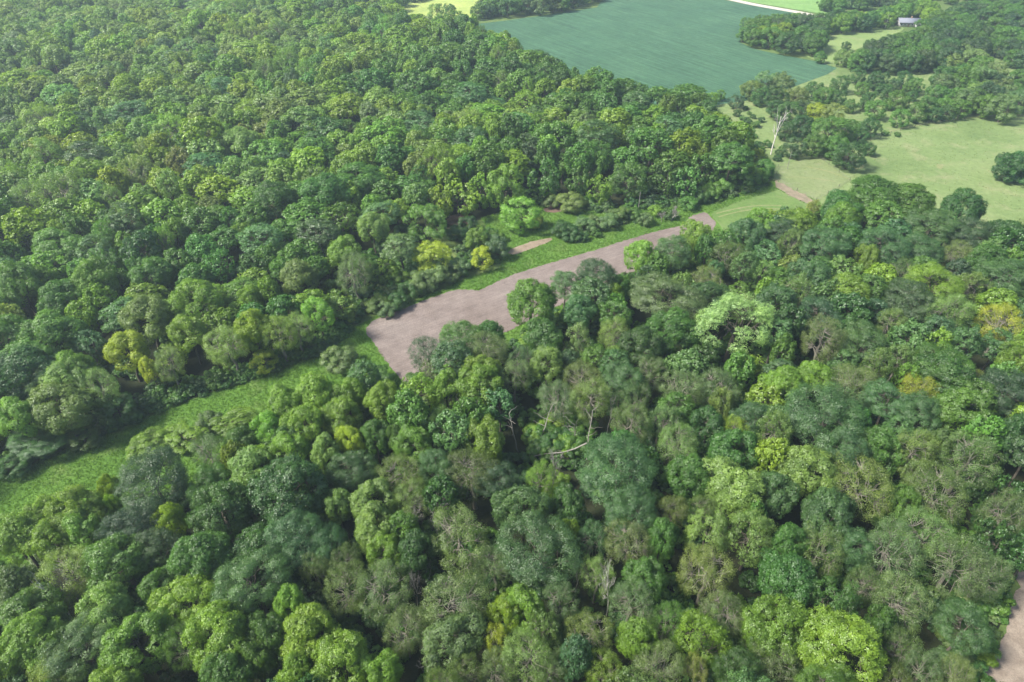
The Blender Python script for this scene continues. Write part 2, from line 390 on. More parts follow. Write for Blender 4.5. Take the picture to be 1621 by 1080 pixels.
M_MOWN = ground_mat('mown_strip', grassy((.080, .135, .036), (.100, .160, .045), (.130, .180, .062), (.16, .18, .08), .05, .7), bump=.5)
poly_sheet('mown_grass', smooth([at(*p) for p in [(1138, 352), (1120, 338), (1170, 318), (1205, 306), (1232, 298), (1262, 312), (1285, 328), (1250, 350), (1200, 372), (1150, 378)]]), .08, M_MOWN, True)
brown_w = ragged(smooth([at(*p) for p in BROWN], True, 1), .20, .8, 5)
poly_sheet('bare_field', brown_w, .12, M_BROWN, True)
for P, m in zip(BARE['soil_patch'], (M_TAN, M_DSOIL, M_DSOIL)):
    poly_sheet('soil_patch', ragged(smooth([at(*p) for p in P]), .15, 1.0), .11, m, True)
M_PATH = ground_mat('worn_earth', soil((.12, .115, .07), (.20, .165, .115), (.26, .21, .155), .3), bump=.6)
poly_sheet('dirt_path', ragged([at(*p) for p in PATH], .4, 1.5), .11, M_PATH, True)
poly_sheet('dirt_track', ragged(smooth([at(*p) for p in TRACK]), .25, 1.2), .10, M_DIRT, True)
def ribbon(name, px, w, z, mat):
    P = smooth([at(*p) for p in px], False, 2); L_, R_ = [], []
    for i, p in enumerate(P):
        a = P[max(i - 1, 0)]; b = P[min(i + 1, len(P) - 1)]; d = np.array([b[0] - a[0], b[1] - a[1]]); d = d / np.linalg.norm(d); n = np.array([-d[1], d[0]]) * w / 2
        L_.append((p[0] + n[0], p[1] + n[1])); R_.append((p[0] - n[0], p[1] - n[1]))
    V = [(x, y, 0) for x, y in L_ + R_]; k = len(P)
    me = bpy.data.meshes.new(name); me.from_pydata(V, [], [(i + k, i + 1 + k, i + 1, i) for i in range(k - 1)]); me.materials.append(mat)
    o = link(name, me, None, (0, 0, z)); o['kind'] = 'structure'; return o
ribbon('gravel_road', [(1020, -28), (1080, -16), (1155, -1), (1190, 7), (1230, 14), (1270, 21), (1303, 28), (1345, 36)], 7.5, .16, M_GRAVEL)
M_WORN = ground_mat('worn_grass', grassy((.13, .16, .06), (.17, .19, .08), (.20, .20, .10), (.24, .22, .14), .05), bump=.4)
ribbon('wheel_track', [(1124, 341), (1150, 334), (1185, 327), (1215, 325), (1250, 327)], .7, .10, M_WORN)
ribbon('wheel_track', [(1128, 347), (1153, 339), (1187, 332), (1217, 330), (1250, 333)], .7, .10, M_WORN)
ribbon('wheel_track', [(1232, 282), (1262, 280), (1300, 284), (1335, 290)], .8, .10, M_WORN)
ribbon('wheel_track', [(1260, 262), (1300, 268), (1335, 280), (1352, 287)], 1.1, .10, M_WORN)
ribbon('wheel_track', [(1350, 222), (1420, 205), (1500, 190), (1621, 178)], 1.0, .10, M_WORN)
for P in ([(1480, 262), (1492, 259), (1496, 266), (1484, 268)], [(1330, 250), (1365, 258), (1372, 268), (1340, 268)]):
    poly_sheet('worn_patch', ragged(smooth([at(*p) for p in P]), .25, 1.5), .10, M_WORN, True)

# ------------------------------------------------------------------ prototypes
KINDS = {'b': ('billow', 4), 'f': ('feather', 3), 'w': ('wispy', 4), 'm': ('star', 2), 's': ('shrub', 3), 'g': ('dome', 3)}
PRO = {}        # kind letter -> list of (trunk mesh, crown mesh)
HB = {'b': (17, 5.5), 'f': (16, 5.8), 'w': (18, 5.0), 'm': (17, 5.6), 's': (5.0, 3.4), 'g': (10.0, 4.6)}
sd_ = 0
for k, (kind, n) in KINDS.items():
    PRO[k] = []
    for i in range(n):
        sd_ += 1; H, r = HB[k]
        (TV, TF), (V, Fq, va) = make_tree_data(kind, H, r, 0, sd_)
        tm = mesh_np('trunk', TV, TF, 4, [M_PALE if k == 'w' else M_BARK]); cm = mesh_np('crown', V, Fq, 4, [M_LEAF], None, va)
        PRO[k].append((tm, cm))
def combined(kind, H, r, lod, seed, name):
    (TV, TF), (V, Fq, va) = make_tree_data(kind, H, r, lod, seed)
    VV = np.concatenate([TV, V]); FF = np.concatenate([TF, Fq + len(TV)])
    me = mesh_np(name, VV, FF, 4, [M_BARK if kind != 'wispy' else M_PALE, M_LEAF], np.r_[np.zeros(len(TF)), np.ones(len(Fq))], np.r_[np.zeros(len(TF)), va])
    return bpy.data.objects.new(name, me)
def proto_collection(name, specs):
    c = bpy.data.collections.new(name)
    for i, s in enumerate(specs): c.objects.link(combined(*s, '%s_%02d' % (name, i)))
    return c
FARSPEC = []; FARIDX = {}
for k in 'bfwmg':
    FARIDX[k] = []
    for i in range({'b': 6, 'f': 2, 'w': 3, 'm': 2, 'g': 2}[k]):
        FARIDX[k].append(len(FARSPEC)); FARSPEC.append((KINDS[k][0], *HB[k], 1, 60 + len(FARSPEC)))
C_FAR = proto_collection('woodland_kinds', FARSPEC)
C_BUSH = proto_collection('undergrowth_kinds', [('shrub', 4.2, 2.9, 1, 90), ('shrub', 3.2, 2.6, 1, 91), ('shrub', 5.5, 2.8, 1, 92), ('shrub', 2.4, 2.2, 1, 93)])

def scatter(name, coll, pts, idx, rot, scl, tint, **tags):
    """one object of instances (geometry nodes) placed on the given points"""
    me = bpy.data.meshes.new(name); me.vertices.add(len(pts)); me.vertices.foreach_set('co', np.asarray(pts, np.float32).ravel())
    for nm, ty, arr, fld in (('idx', 'INT', idx, 'value'), ('rot', 'FLOAT_VECTOR', rot, 'vector'), ('scl', 'FLOAT_VECTOR', scl, 'vector'), ('tint', 'FLOAT_VECTOR', tint, 'vector')):
        a = me.attributes.new(nm, ty, 'POINT'); a.data.foreach_set(fld, np.asarray(arr, np.int32 if ty == 'INT' else np.float32).ravel())
    o = link(name, me)
    g = bpy.data.node_groups.new(name, 'GeometryNodeTree')
    g.interface.new_socket('Geometry', in_out='INPUT', socket_type='NodeSocketGeometry'); g.interface.new_socket('Geometry', in_out='OUTPUT', socket_type='NodeSocketGeometry')
    gi = g.nodes.new('NodeGroupInput'); go = g.nodes.new('NodeGroupOutput'); ip = g.nodes.new('GeometryNodeInstanceOnPoints'); ci = g.nodes.new('GeometryNodeCollectionInfo')
    ci.inputs['Collection'].default_value = coll; ci.inputs['Separate Children'].default_value = True; ci.inputs['Reset Children'].default_value = True
    def na(nm, ty):
        n = g.nodes.new('GeometryNodeInputNamedAttribute'); n.data_type = ty; n.inputs['Name'].default_value = nm; return n.outputs['Attribute']
    L = g.links.new
    L(gi.outputs[0], ip.inputs['Points']); L(ci.outputs[0], ip.inputs['Instance']); ip.inputs['Pick Instance'].default_value = True
    L(na('idx', 'INT'), ip.inputs['Instance Index']); L(na('scl', 'FLOAT_VECTOR'), ip.inputs['Scale'])
    e2r = g.nodes.new('FunctionNodeEulerToRotation'); L(na('rot', 'FLOAT_VECTOR'), e2r.inputs[0]); L(e2r.outputs[0], ip.inputs['Rotation'])
    L(ip.outputs[0], go.inputs[0])
    md = o.modifiers.new('scatter', 'NODES'); md.node_group = g
    tag(o, **tags); return o

# ------------------------------------------------------------------ leaf colours
TINT = {'Y': (.165, .205, .024), 'L': (.104, .168, .028), 'G': (.060, .122, .028), 'D': (.036, .084, .026), 'B': (.054, .110, .052), 'T': (.042, .078, .042),
        'O': (.082, .120, .040), 'S': (.088, .130, .066), 'P': (.170, .235, .125), 'A': (.125, .152, .055), 'E': (.050, .112, .026), 'N': (.115, .172, .016), 'W': (.112, .168, .060), 'K': (.158, .208, .046)}
for _k, _v in TINT.items(): TINT[_k] = (_v[0] * 1.52, _v[1] * 1.66, _v[2] * 1.08)
TNAME = {'Y': 'yellow', 'L': 'light green', 'G': 'mid green', 'D': 'dark green', 'B': 'blue-green', 'T': 'dark teal', 'O': 'olive', 'S': 'sage', 'P': 'silvery', 'A': 'straw-tinged',
         'E': 'emerald', 'N': 'acid green', 'W': 'pale green', 'K': 'yellowish green'}
FNAME = {'b': 'billowy', 'f': 'feathery', 'w': 'wispy', 'm': 'tufted', 's': 'bushy', 'g': 'rounded'}
# hand-read crowns: centre x, centre y, width (photograph pixels), form, colour
HAND = '''
30 850 70 b L|85 855 60 b L|132 838 66 b L|187 888 88 b G|95 905 88 w W|25 930 70 b O|271 830 46 b N|250 868 62 f T|210 835 78 f T|320 885 85 b G|252 930 55 b G|
403 920 95 f B|297 950 80 b L|172 972 78 b W|217 1012 95 b L|287 1022 60 w G|350 1010 98 b L|48 970 80 b G|55 1015 88 b L|127 1022 90 f S|80 1062 70 w W|12 1050 60 b L|362 1072 80 b G|400 1045 60 b G|
467 853 85 f B|518 862 60 f B|590 832 65 b W|547 890 52 w O|545 925 72 w O|605 930 85 w S|500 898 42 w S|460 960 48 b L|500 972 44 w O|490 1008 80 b L|425 1010 62 b G|540 1042 88 b L|600 1062 60 b L|470 1068 60 b L|
725 850 98 w O|718 950 98 w S|640 990 70 w S|715 1012 78 b S|785 892 58 w S|803 968 52 b N|785 1014 44 w Y|790 1062 60 w S|740 1062 52 w O|
850 870 112 f B|886 846 44 b N|937 850 50 w B|1000 860 72 w S|1046 858 50 b G|1120 842 64 m W|1190 850 70 m W|946 908 50 w W|1120 902 82 w A|1142 960 66 w S|885 953 60 w S|1000 953 68 w S|1020 915 58 b G|830 962 62 b L|
1112 1010 72 m N|1055 982 50 w G|935 1000 70 w O|1008 1015 56 b L|830 1042 80 w W|870 1058 62 w S|960 1062 60 w L|1045 1052 80 w S|1102 1062 42 w A|1195 1010 50 w G|1165 1062 60 f D|
1246 868 60 b E|1248 918 86 b E|1232 990 90 b L|1225 1045 72 w S|1312 952 78 m E|1330 1022 112 b L|1300 868 80 w O|1346 866 56 f B|1412 872 90 w S|1470 842 85 w W|1370 922 56 w O|1430 950 82 w S|1512 892 86 w S|1562 905 66 w S|
1420 1020 60 w O|1460 1052 62 w S|1512 1068 60 w S|1390 992 52 b G|
107 605 60 b W|152 605 60 w W|70 612 42 f S|34 590 88 b D|25 662 60 b L|98 650 78 b O|130 690 50 b O|60 700 68 f D|20 735 50 b D|182 640 60 b D|290 690 60 b L|235 702 64 b L|370 664 60 b L|
245 765 98 f T|330 770 62 f E|352 808 90 b E|330 714 58 w S|176 778 30 b N|176 806 32 b N|120 812 70 b L|70 812 52 b L|12 840 50 b L|48 842 56 b L|385 700 50 b G|400 745 66 b W|
450 642 55 b L|500 627 60 b L|550 622 50 b L|482 676 58 b L|538 655 60 b L|425 682 50 b L|455 700 45 b G|605 636 50 b L|555 700 36 b Y|595 692 42 b G|627 697 32 b G|655 698 55 b L|706 615 50 b L|757 605 66 b L|
700 662 40 w W|765 697 66 b L|750 748 82 w O|640 745 64 w O|690 740 52 f B|786 762 58 f T|556 745 62 f B|515 720 46 b W|460 715 60 b L|412 732 46 b N|455 775 108 b D|535 800 46 b W|590 790 66 b W|655 785 56 w W|
880 622 62 w S|815 592 46 w S|936 628 62 w O|1000 622 58 w O|1000 665 62 w O|1082 610 60 w S|1132 608 70 w S|1141 640 36 b W|1121 672 56 b D|1190 665 56 f B|1162 680 42 w Y|1075 702 66 w W|1162 713 70 b E|1156 770 86 b W|
1086 752 66 b G|980 740 108 f B|1002 810 72 f B|1066 805 50 w O|1116 802 42 w O|900 802 52 b D|856 758 50 w L|
1240 606 60 b L|1288 600 56 b L|1346 602 76 w S|1300 662 106 f B|1402 640 62 f B|1460 618 56 w Y|1450 655 66 f B|1520 652 78 b G|1500 592 80 b E|1542 604 32 w A|1592 622 72 f T|1602 692 62 b D|1386 712 62 b G|1446 710 70 w W|1486 704 42 b O|
1536 722 86 w O|1277 747 86 b W|1366 767 100 w W|1226 777 60 b B|1486 782 90 w O|1430 792 46 b E|1592 812 72 w S|
90 385 62 b G|232 503 76 b W|312 474 76 b L|396 470 36 b L|200 553 56 b Y|236 582 28 b Y|112 590 58 b L|268 573 42 w S|300 527 50 b L|362 542 60 w W|400 522 50 b N|75 530 84 b G|40 575 78 b G|100 470 62 b G|
590 361 42 b W|677 352 60 b G|545 394 48 b L|560 428 60 w S|683 404 60 b Y|762 407 36 b Y|755 378 36 b L|824 336 58 b L|846 345 30 b Y|472 438 50 b A|440 522 58 w L|470 522 46 w W|505 502 46 b L|415 568 40 b Y|
680 553 58 w T|732 537 66 f E|776 532 42 b G|840 484 76 b L|860 532 60 b G|917 492 52 b B|895 452 42 f B|945 441 62 f T|972 470 28 b N|1012 406 46 b L|1100 373 46 b L|1065 402 52 f B|1060 470 92 f S|1150 405 56 w O|
1120 440 50 w A|1165 510 102 m P|1060 521 76 b G|975 526 50 w W|866 573 46 b W|920 592 60 w O|985 602 60 f B|1030 588 50 w S|830 570 42 w S|760 590 60 b L|
1240 370 46 f T|1262 354 60 b L|1305 390 66 f B|1400 392 68 f B|1370 412 40 b L|1480 450 76 f L|1520 405 46 w A|1440 472 72 f T|1588 506 76 w Y|1366 546 66 f B|1490 582 80 f E|1540 372 62 f T|1382 312 90 b G|1442 322 66 b G|1520 334 62 b D|1330 330 60 b G|
1205 352 44 b L|1330 350 50 b L|1180 372 50 b B|1470 360 66 f B|1590 370 60 b D|1560 420 60 b G|1430 430 50 w O|1340 460 60 b L|1280 440 60 b B|1300 500 66 f T|1230 480 60 b B|1410 510 50 w W|1590 440 70 f B
'''
hand = []
for tok in HAND.replace('\n', '').split('|'):
    a = tok.split()
    if len(a) == 5: hand.append((float(a[0]), float(a[1]), float(a[2]), a[3], a[4]))

# ------------------------------------------------------------------ where every tree of the two woods stands
Wl = [at(*p) for p in WOOD_L]; Wn = [at(*p) for p in WOOD_N]; Br = [at(*p) for p in BROWN]; Tk = [at(*p) for p in TRACK]
trees = []   # x, y, crown radius, height, form, colour, hand
for px, py, w, f, c in hand:
    Hg = 17.0
    for _ in range(4):
        zc = Hg * .70; x, y = at(px, py, zc); Z = proj(x, y, zc)[2]; r = w * Z / F / 2 * 1.0
        Hg = min(19.5, max(7.0, 10.5 + r * 1.15))
    if 545 < px < 880 and py < 480 and not inpoly(x, y, Wl):
        for _ in range(4): Hg = 2.15 * r; x, y = at(px, py, Hg * .55); r = w * proj(x, y, Hg * .5)[2] / F / 2
        f = 'g'
    elif f != 's':      # a crown seen low against the wood's edge belongs to a lower tree
        for _ in range(40):
            if inpoly(x, y, Wl) or inpoly(x, y, Wn) or Hg < 5: break
            Hg *= .95; zc = Hg * .62; x, y = at(px, py, zc); r = w * proj(x, y, zc)[2] / F / 2
        if Hg < 11.5 and f in 'bm': f = 'g'
    trees.append([x, y, r, Hg, f, c, True])
def vnoise(x, y, s, seed):
    """smooth value noise"""
    x = x / s; y = y / s; xi, yi = math.floor(x), math.floor(y); fx, fy = x - xi, y - yi
    fx = fx * fx * (3 - 2 * fx); fy = fy * fy * (3 - 2 * fy)
    def h(a, b): return random.Random((a * 73856093) ^ (b * 19349663) ^ (seed * 83492791)).random()
    return (h(xi, yi) * (1 - fx) + h(xi + 1, yi) * fx) * (1 - fy) + (h(xi, yi + 1) * (1 - fx) + h(xi + 1, yi + 1) * fx) * fy
GAPS = [(at(885, 690, 0), 9.0), (at(905, 725, 0), 6.0), (at(645, 760, 0), 3.0), (at(590, 415), 9.0), (at(640, 400), 7)]
CLEAR = [[(-300, 880), (0, 765), (100, 720), (200, 682), (300, 640), (380, 614), (450, 587), (520, 568), (560, 532), (575, 523), (650, 484), (724, 458), (770, 440), (840, 400), (870, 385), (960, 350), (1085, 345), (1160, 318), (1228, 292), (1290, 318), (1240, 322), (1180, 342), (1137, 360), (1110, 358),
          (1085, 364), (1078, 382), (1035, 400), (990, 413), (920, 430), (860, 442), (800, 478), (750, 503), (690, 525), (660, 560), (640, 602), (610, 600), (585, 570), (560, 572), (520, 590), (450, 615), (400, 640), (330, 652), (300, 672), (260, 682), (210, 694), (160, 740), (100, 762), (40, 792), (0, 812), (-300, 930)],
         [(757, 38), (945, 8), (1150, 0), (1270, 23), (1170, 60), (1200, 80), (1320, 108), (1150, 152), (1108, 145), (1090, 128), (1040, 136), (990, 122), (960, 110), (910, 106), (880, 88), (830, 72), (800, 50)],
         [(1128, 165), (1160, 155), (1220, 175), (1225, 240), (1260, 250), (1350, 245), (1400, 205), (1621, 178), (1621, 350), (1580, 355), (1570, 330), (1500, 318), (1470, 325), (1440, 300), (1400, 288), (1350, 288), (1300, 312), (1232, 288), (1218, 262), (1200, 225), (1160, 185)],
         [(818, 655), (850, 640), (935, 650), (938, 725), (900, 790), (860, 735), (815, 728)],
         [(1624, 865), (1612, 900), (1600, 980), (1560, 1050), (1570, 1100), (1640, 1100)],
         [(628, 14), (700, 2), (760, -5), (770, 12), (720, 16), (690, 24)],
         [(706, 340), (742, 338), (742, 352), (710, 354)], [(862, 325), (900, 322), (900, 334), (862, 336)]]
def blocked(x, y, r, H):
    for dz, dr in ((1.0, 0), (.88, .6), (.88, -.6), (.66, .95), (.66, -.95), (.5, 0), (.45, .7), (.45, -.7)):
        px, py, _ = proj(x + dr * r, y, H * dz)
        for P in CLEAR:
            if inpoly(px, py, P): return True
    return False
def edge_dist(x, y, P):
    best = 1e9
    for i in range(len(P) - 1):
        a, b = P[i], P[i + 1]; dx, dy = b[0] - a[0], b[1] - a[1]; t = max(0, min(1, ((x - a[0]) * dx + (y - a[1]) * dy) / (dx * dx + dy * dy)))
        best = min(best, math.hypot(x - a[0] - dx * t, y - a[1] - dy * t))
    return best
cell = {}
def near(x, y, r, k=.80):
    gx, gy = int(x // 10), int(y // 10)
    for a in range(gx - 1, gx + 2):
        for b in range(gy - 1, gy + 2):
            for (tx, ty, tr) in cell.get((a, b), ()):
                if (tx - x) ** 2 + (ty - y) ** 2 < ((r + tr) * k) ** 2: return True
    return False
def put(x, y, r): cell.setdefault((int(x // 10), int(y // 10)), []).append((x, y, r))
for t_ in trees: put(t_[0], t_[1], t_[2])
def wpick(u, items):
    s = sum(w for _, w in items); u *= s
    for k, w in items:
        u -= w
        if u <= 0: return k
    return items[-1][0]
RR = random.Random(11)
def species(x, y, wood):
    px, py, Z = proj(x, y, 12)
    n = vnoise(x, y, 26, 1) * .5 + RR.random() * .5; m = vnoise(x, y, 60, 2)
    if wood == 'L':
        # yellower stand at left and far left, with its sunlight put into leaf colours
        yel = min(1, max(0, (720 - px) / 500)) * min(1, max(0, (430 - py) / 220)) * 1.5 + (.25 if py > 430 else 0) + (m - .5) * .5
        f = wpick(RR.random(), [('b', 80), ('f', 9), ('w', 5), ('m', 6)])
        c = wpick(n, [('T', 5), ('D', 12), ('G', 34 - 16 * min(1, yel)), ('E', 5), ('L', 26 + 34 * yel), ('W', 12 + 40 * yel), ('N', 1 + 26 * yel), ('A', 1 + 4 * yel), ('K', 1 + 42 * yel)])
        if f == 'f': c = wpick(RR.random(), [('B', 5), ('G', 3), ('S', 2), ('T', 2)])
    else:
        f = wpick(RR.random(), [('b', 42), ('f', 24), ('w', 28), ('m', 6)])
        cool = px > 900 and py < 560
        if cool: f = wpick(RR.random(), [('b', 40), ('f', 40), ('w', 14), ('m', 6)])
        if px < 500: f = wpick(RR.random(), [('b', 75), ('f', 15), ('w', 10)])
        c = {'b': wpick(RR.random(), [('G', 5), ('L', (1.5 if cool else 4) + (6 if px < 500 else 0)), ('E', 1.5), ('D', 5 if cool else 3), ('B', 3)]),
             'f': wpick(RR.random(), [('B', 6), ('T', 4), ('G', 2)]), 'w': wpick(RR.random(), [('S', 5), ('O', 5), ('W', 2), ('A', 1)]), 'm': wpick(RR.random(), [('L', 2), ('W', 2), ('E', 1)])}[f]
    return f, c
def fill(P, wood, n, xr, yr):
    for _ in range(n):
        x = RR.uniform(*xr); y = RR.uniform(*yr)
        if not inpoly(x, y, P): continue
        if abs(x) > 1.05 * (.79 * y + 74) + 25: continue
        r = RR.uniform(3.6, 6.0) if RR.random() < .75 else RR.uniform(2.6, 3.8)
        if wood == 'L' and y > 200: r = RR.uniform(4.6, 7.8) if RR.random() < .7 else RR.uniform(3.2, 4.8)
        if wood == 'N' and y < 140: r *= .88
        if any((x - g[0][0]) ** 2 + (y - g[0][1]) ** 2 < (g[1] + r * .6) ** 2 for g in GAPS): continue
        if near(x, y, r): continue
        f, c = species(x, y, wood); hn = vnoise(x, y, 45, 5)
        H = 11.0 + min(r, 6) * 1.05 + 3.2 * (hn - .5) * 2 + RR.gauss(0, 1.7)
        if f == 'w': H *= 1.06
        ed = edge_dist(x, y, EDGES[wood])
        if ed < 9 and f == 'b' and RR.random() < .7: f = 'g'; H *= .86
        if blocked(x, y, r, H):
            H *= .72; r *= .85
            if blocked(x, y, r, H):
                H *= .6; r *= .75; f = 'g'
                if ed > 12 or blocked(x, y, r, H): continue
        trees.append([x, y, r, H, f, c, False]); put(x, y, r)
EDGES = {'L': [at(*p) for p in WOOD_L[:31]], 'N': [at(*p) for p in WOOD_N[2:38]]}
fill(Wn, 'N', 26000, (-260, 420), (20, 330))
fill(Wl, 'L', 90000, (-900, 260), (90, 900))

# ------------------------------------------------------------------ the 300 that show largest stand alone, the rest is the woodland
def shown(t_):
    px, py, Z = proj(t_[0], t_[1], t_[3] * .7); rp = t_[2] * F / Z
    vis = -rp * .3 < px < 1621 + rp * .3 and -rp * .3 < py < 1080 + rp * .5
    return (rp if vis else -1), px, py, Z
scored = []
for t_ in trees:
    s = shown(t_); scored.append((s[0] + (1000 if t_[6] and s[0] > 0 else 0), s, t_))
scored.sort(key=lambda q: -q[0])
ALONE = [q for q in scored[:300] if q[0] > 0]; REST = [q[2] for q in scored[300:]] + [q[2] for q in scored[:300] if q[0] <= 0]
print('trees', len(trees), 'alone', len(ALONE), 'hand', len(hand))

LANDMARK = [("the white bare tree", 1222, 215), ("the pasture fence", 1440, 203), ("the fallen grey trunk", 885, 722), ("the brown field's corner", 640, 605), ("the brown field's western tip", 575, 523), ("the big silvery tufted tree", 1165, 510),
            ("the acid green round tree", 1112, 1010), ("the bright yellow tree", 720, 405), ("the dirt lane's bend", 1595, 1000), ("the broad blue-green crown", 980, 740), ("the right edge's yellow crown", 1588, 506),
            ("the lower left corner", 0, 1080), ("the strip's left end", 0, 760), ("the far wood's dark hollow", 190, 470), ("the yellow edge tree", 200, 553),
            ("the dark teal feathery crown", 245, 765), ("the small acid green crown", 271, 830), ("the pair of bare grey trees", 670, 810), ("the white bare snag", 660, 920), ("the small yellow-topped tree", 886, 846),
            ("the bottom edge's middle", 810, 1080), ("the broad grey-blue crown", 1300, 662), ("the yellow-topped wispy tree", 1460, 618), ("the pasture's near corner", 1300, 325), ("the brown field's far tip", 1137, 357),
            ("the far wood's pale edge tree", 268, 573), ("the large emerald crowns", 1248, 918), ("the lower right corner", 1560, 1080), ("the far wood's left border", 0, 400), ("the small yellow crown", 785, 1014)]
_n = ['', 'one', 'two', 'three', 'four', 'five', 'six', 'seven', 'eight']
NUM = [('half' if i == 1 else _n[i // 2] + ('-and-a-half' if i % 2 else '')) for i in range(17)]
def label_for(px, py, Z, r, f, c, used, noun='tree'):
    size = 'small' if r < 3.6 else 'large' if r > 5.4 else ''
    unit_px = 11.0 * F / Z
    cand = sorted(LANDMARK, key=lambda l: math.hypot(l[1] - px, (l[2] - py) * 1.2))
    head = ' '.join(w for w in (size, TNAME[c], FNAME[f], noun) if w)
    for nm, lx, ly in cand[:6]:
        dx = (px - lx) / unit_px; dy = (py - ly) / unit_px
        qx, qy = round(abs(dx) * 2), round(abs(dy) * 2); qx = min(qx, 16); qy = min(qy, 16)
        parts = []
        if qx: parts.append(NUM[qx] + (' crowns ' if qx > 2 else ' crown ') + ('right' if dx > 0 else 'left'))
        if qy: parts.append(NUM[qy] + ('' if qx else ' crown') + (' below' if dy > 0 else ' above'))
        txt = head + (', ' + ' and '.join(parts) + (' of ' if not qy else ' ') + nm if parts else ' at ' + nm)
        if len(txt.split()) > 16: continue
        if txt not in used: used.add(txt); return txt
    return txt
USED = set()
def jit(c, k=.10, mul=1.0):
    b = tuple(v * mul for v in TINT[c]); g = 1 + RR.gauss(0, k); h = RR.gauss(0, k * .7)
    return (b[0] * g * (1 + h), b[1] * g, b[2] * g * (1 - h))
def make_thing(name, tm, cm, first, loc, rz, scl, tint):
    """a tree: an Empty at its foot, a trunk and a crown (copies share mesh data)"""
    if first is None:
        e = link(name, None, None, loc, rz); e.empty_display_size = .5
        t1 = link('trunk', tm, e); c1 = link('crown', cm, e)
    else:
        e = first.copy(); COL.objects.link(e); e.location = loc; e.rotation_euler = (0, 0, rz)
        ch = {}
        for o in FIRST_CH[first.name]:
            q = o.copy(); COL.objects.link(q); q.parent = e; q.data = tm if o.name.startswith('trunk') else cm; ch[o.name] = q
        c1 = [q for n_, q in ch.items() if n_.startswith('crown')][0]; t1 = None
    e.scale = scl; c1['tint'] = tuple(tint)
    if first is None: FIRST_CH[e.name] = [t1, c1]
    return e
FIRST_CH = {}
first = None
RM = {0: 'wood'}
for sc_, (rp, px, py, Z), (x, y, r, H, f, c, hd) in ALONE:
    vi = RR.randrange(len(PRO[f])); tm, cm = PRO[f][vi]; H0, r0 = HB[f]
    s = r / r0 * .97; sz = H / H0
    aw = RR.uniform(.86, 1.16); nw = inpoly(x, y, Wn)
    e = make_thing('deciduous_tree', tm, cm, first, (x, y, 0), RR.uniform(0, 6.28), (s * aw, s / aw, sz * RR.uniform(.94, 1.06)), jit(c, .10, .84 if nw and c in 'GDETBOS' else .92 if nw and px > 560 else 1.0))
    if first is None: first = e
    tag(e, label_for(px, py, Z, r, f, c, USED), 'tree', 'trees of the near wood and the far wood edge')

def scatter_trees(name, L, coll, idxmap, **tags):
    pts, idx, rot, scl, tin = [], [], [], [], []
    for (x, y, r, H, f, c, hd) in L:
        H0, r0 = HB[f]; k = RR.choice(idxmap[f]); s = r / r0 * 1.06
        pts.append((x, y, 0)); idx.append(k); rot.append((RR.gauss(0, .03), RR.gauss(0, .03), RR.uniform(0, 6.28))); aw = RR.uniform(.85, 1.18); scl.append((s * aw, s / aw, H / H0)); tin.append(jit(c, .12))
    return scatter(name, coll, pts, idx, rot, scl, tin, **tags)
scatter_trees('woodland', REST, C_FAR, FARIDX, label='broad deciduous woodland canopy of mixed greens behind the long brown field', cat='woodland', kind='stuff')

# ------------------------------------------------------------------ undergrowth along the edges and on the woodland floor
U = []
def under(P, n, xr, yr, prob=1.0, cols='DGTGD', smin=.5, smax=1.15, maxy=420):
    for _ in range(n):
        x = RR.uniform(*xr); y = RR.uniform(*yr)
        if y > maxy or not inpoly(x, y, P) or inpoly(x, y, Br) or inpoly(x, y, Tk): continue
        if abs(x) > 1.0 * (.79 * y + 74) + 5: continue
        U.append((x, y, RR.uniform(smin, smax), RR.choice(cols)))
under(Wn, 4800, (-200, 330), (40, 300))
under(Wl, 2600, (-330, 260), (120, 330))
def edge_under(px, depth, n, cols, smin, smax, side):
    """shrubs in a belt along a line of ground points, reaching depth metres to one side"""
    P = [at(*p) for p in px]
    seg = [math.hypot(P[i + 1][0] - P[i][0], P[i + 1][1] - P[i][1]) for i in range(len(P) - 1)]; T = sum(seg)
    for _ in range(n):
        u = RR.uniform(0, T); i = 0
        while i < len(seg) - 1 and u > seg[i]: u -= seg[i]; i += 1
        a, b = P[i], P[i + 1]; d = ((b[0] - a[0]) / seg[i], (b[1] - a[1]) / seg[i]); nrm = (-d[1] * side, d[0] * side); w = RR.uniform(0, depth)
        x = a[0] + d[0] * u + nrm[0] * w; y = a[1] + d[1] * u + nrm[1] * w
        if inpoly(x, y, Br): continue
        U.append((x, y, RR.uniform(smin, smax) * (.6 + .4 * min(1, w / 3)), RR.choice(cols)))
EDGE_L = [p for p in STRIP_N if p[0] <= 560]
edge_under(EDGE_L, 6, 420, 'DGGTD', .35, .85, 1)
edge_under([(560, 512), (600, 490), (660, 466), (720, 440), (740, 430), (790, 415)], 17, 260, 'DGGTSDO', .3, .75, 1)
edge_under([(850, 325), (960, 340), (1050, 332), (1130, 322), (1190, 304), (1226, 290)], 9, 190, 'DGGTS', .3, .8, 1)
edge_under([(1226, 286), (1205, 250), (1180, 222), (1130, 190)], 8, 60, 'DGL', .3, .8, 1)
edge_under([(60, 880), (150, 835), (220, 800), (330, 760), (420, 710), (500, 672), (560, 648), (640, 630), (760, 565), (900, 492), (1050, 427), (1170, 387)], 6, 300, 'DGLGS', .35, .9, -1)
edge_under([(1560, 1060), (1592, 985), (1606, 905), (1624, 830)], 9, 160, 'DGSGO', .3, .7, 1)
edge_under([(800, 412), (880, 385), (960, 366), (1010, 352)], 7, 26, 'DSTS', .3, .6, 1)
def on_soil(u):
    return any(inpoly(u[0] + a_, u[1] + b_, P_) for P_ in [[at(*p) for p in Q] for Q in BARE['soil_patch']] for a_ in (-2.2, 0, 2.2) for b_ in (-4, -2, 0, 1.5))
U = [u for u in U if not on_soil(u)]
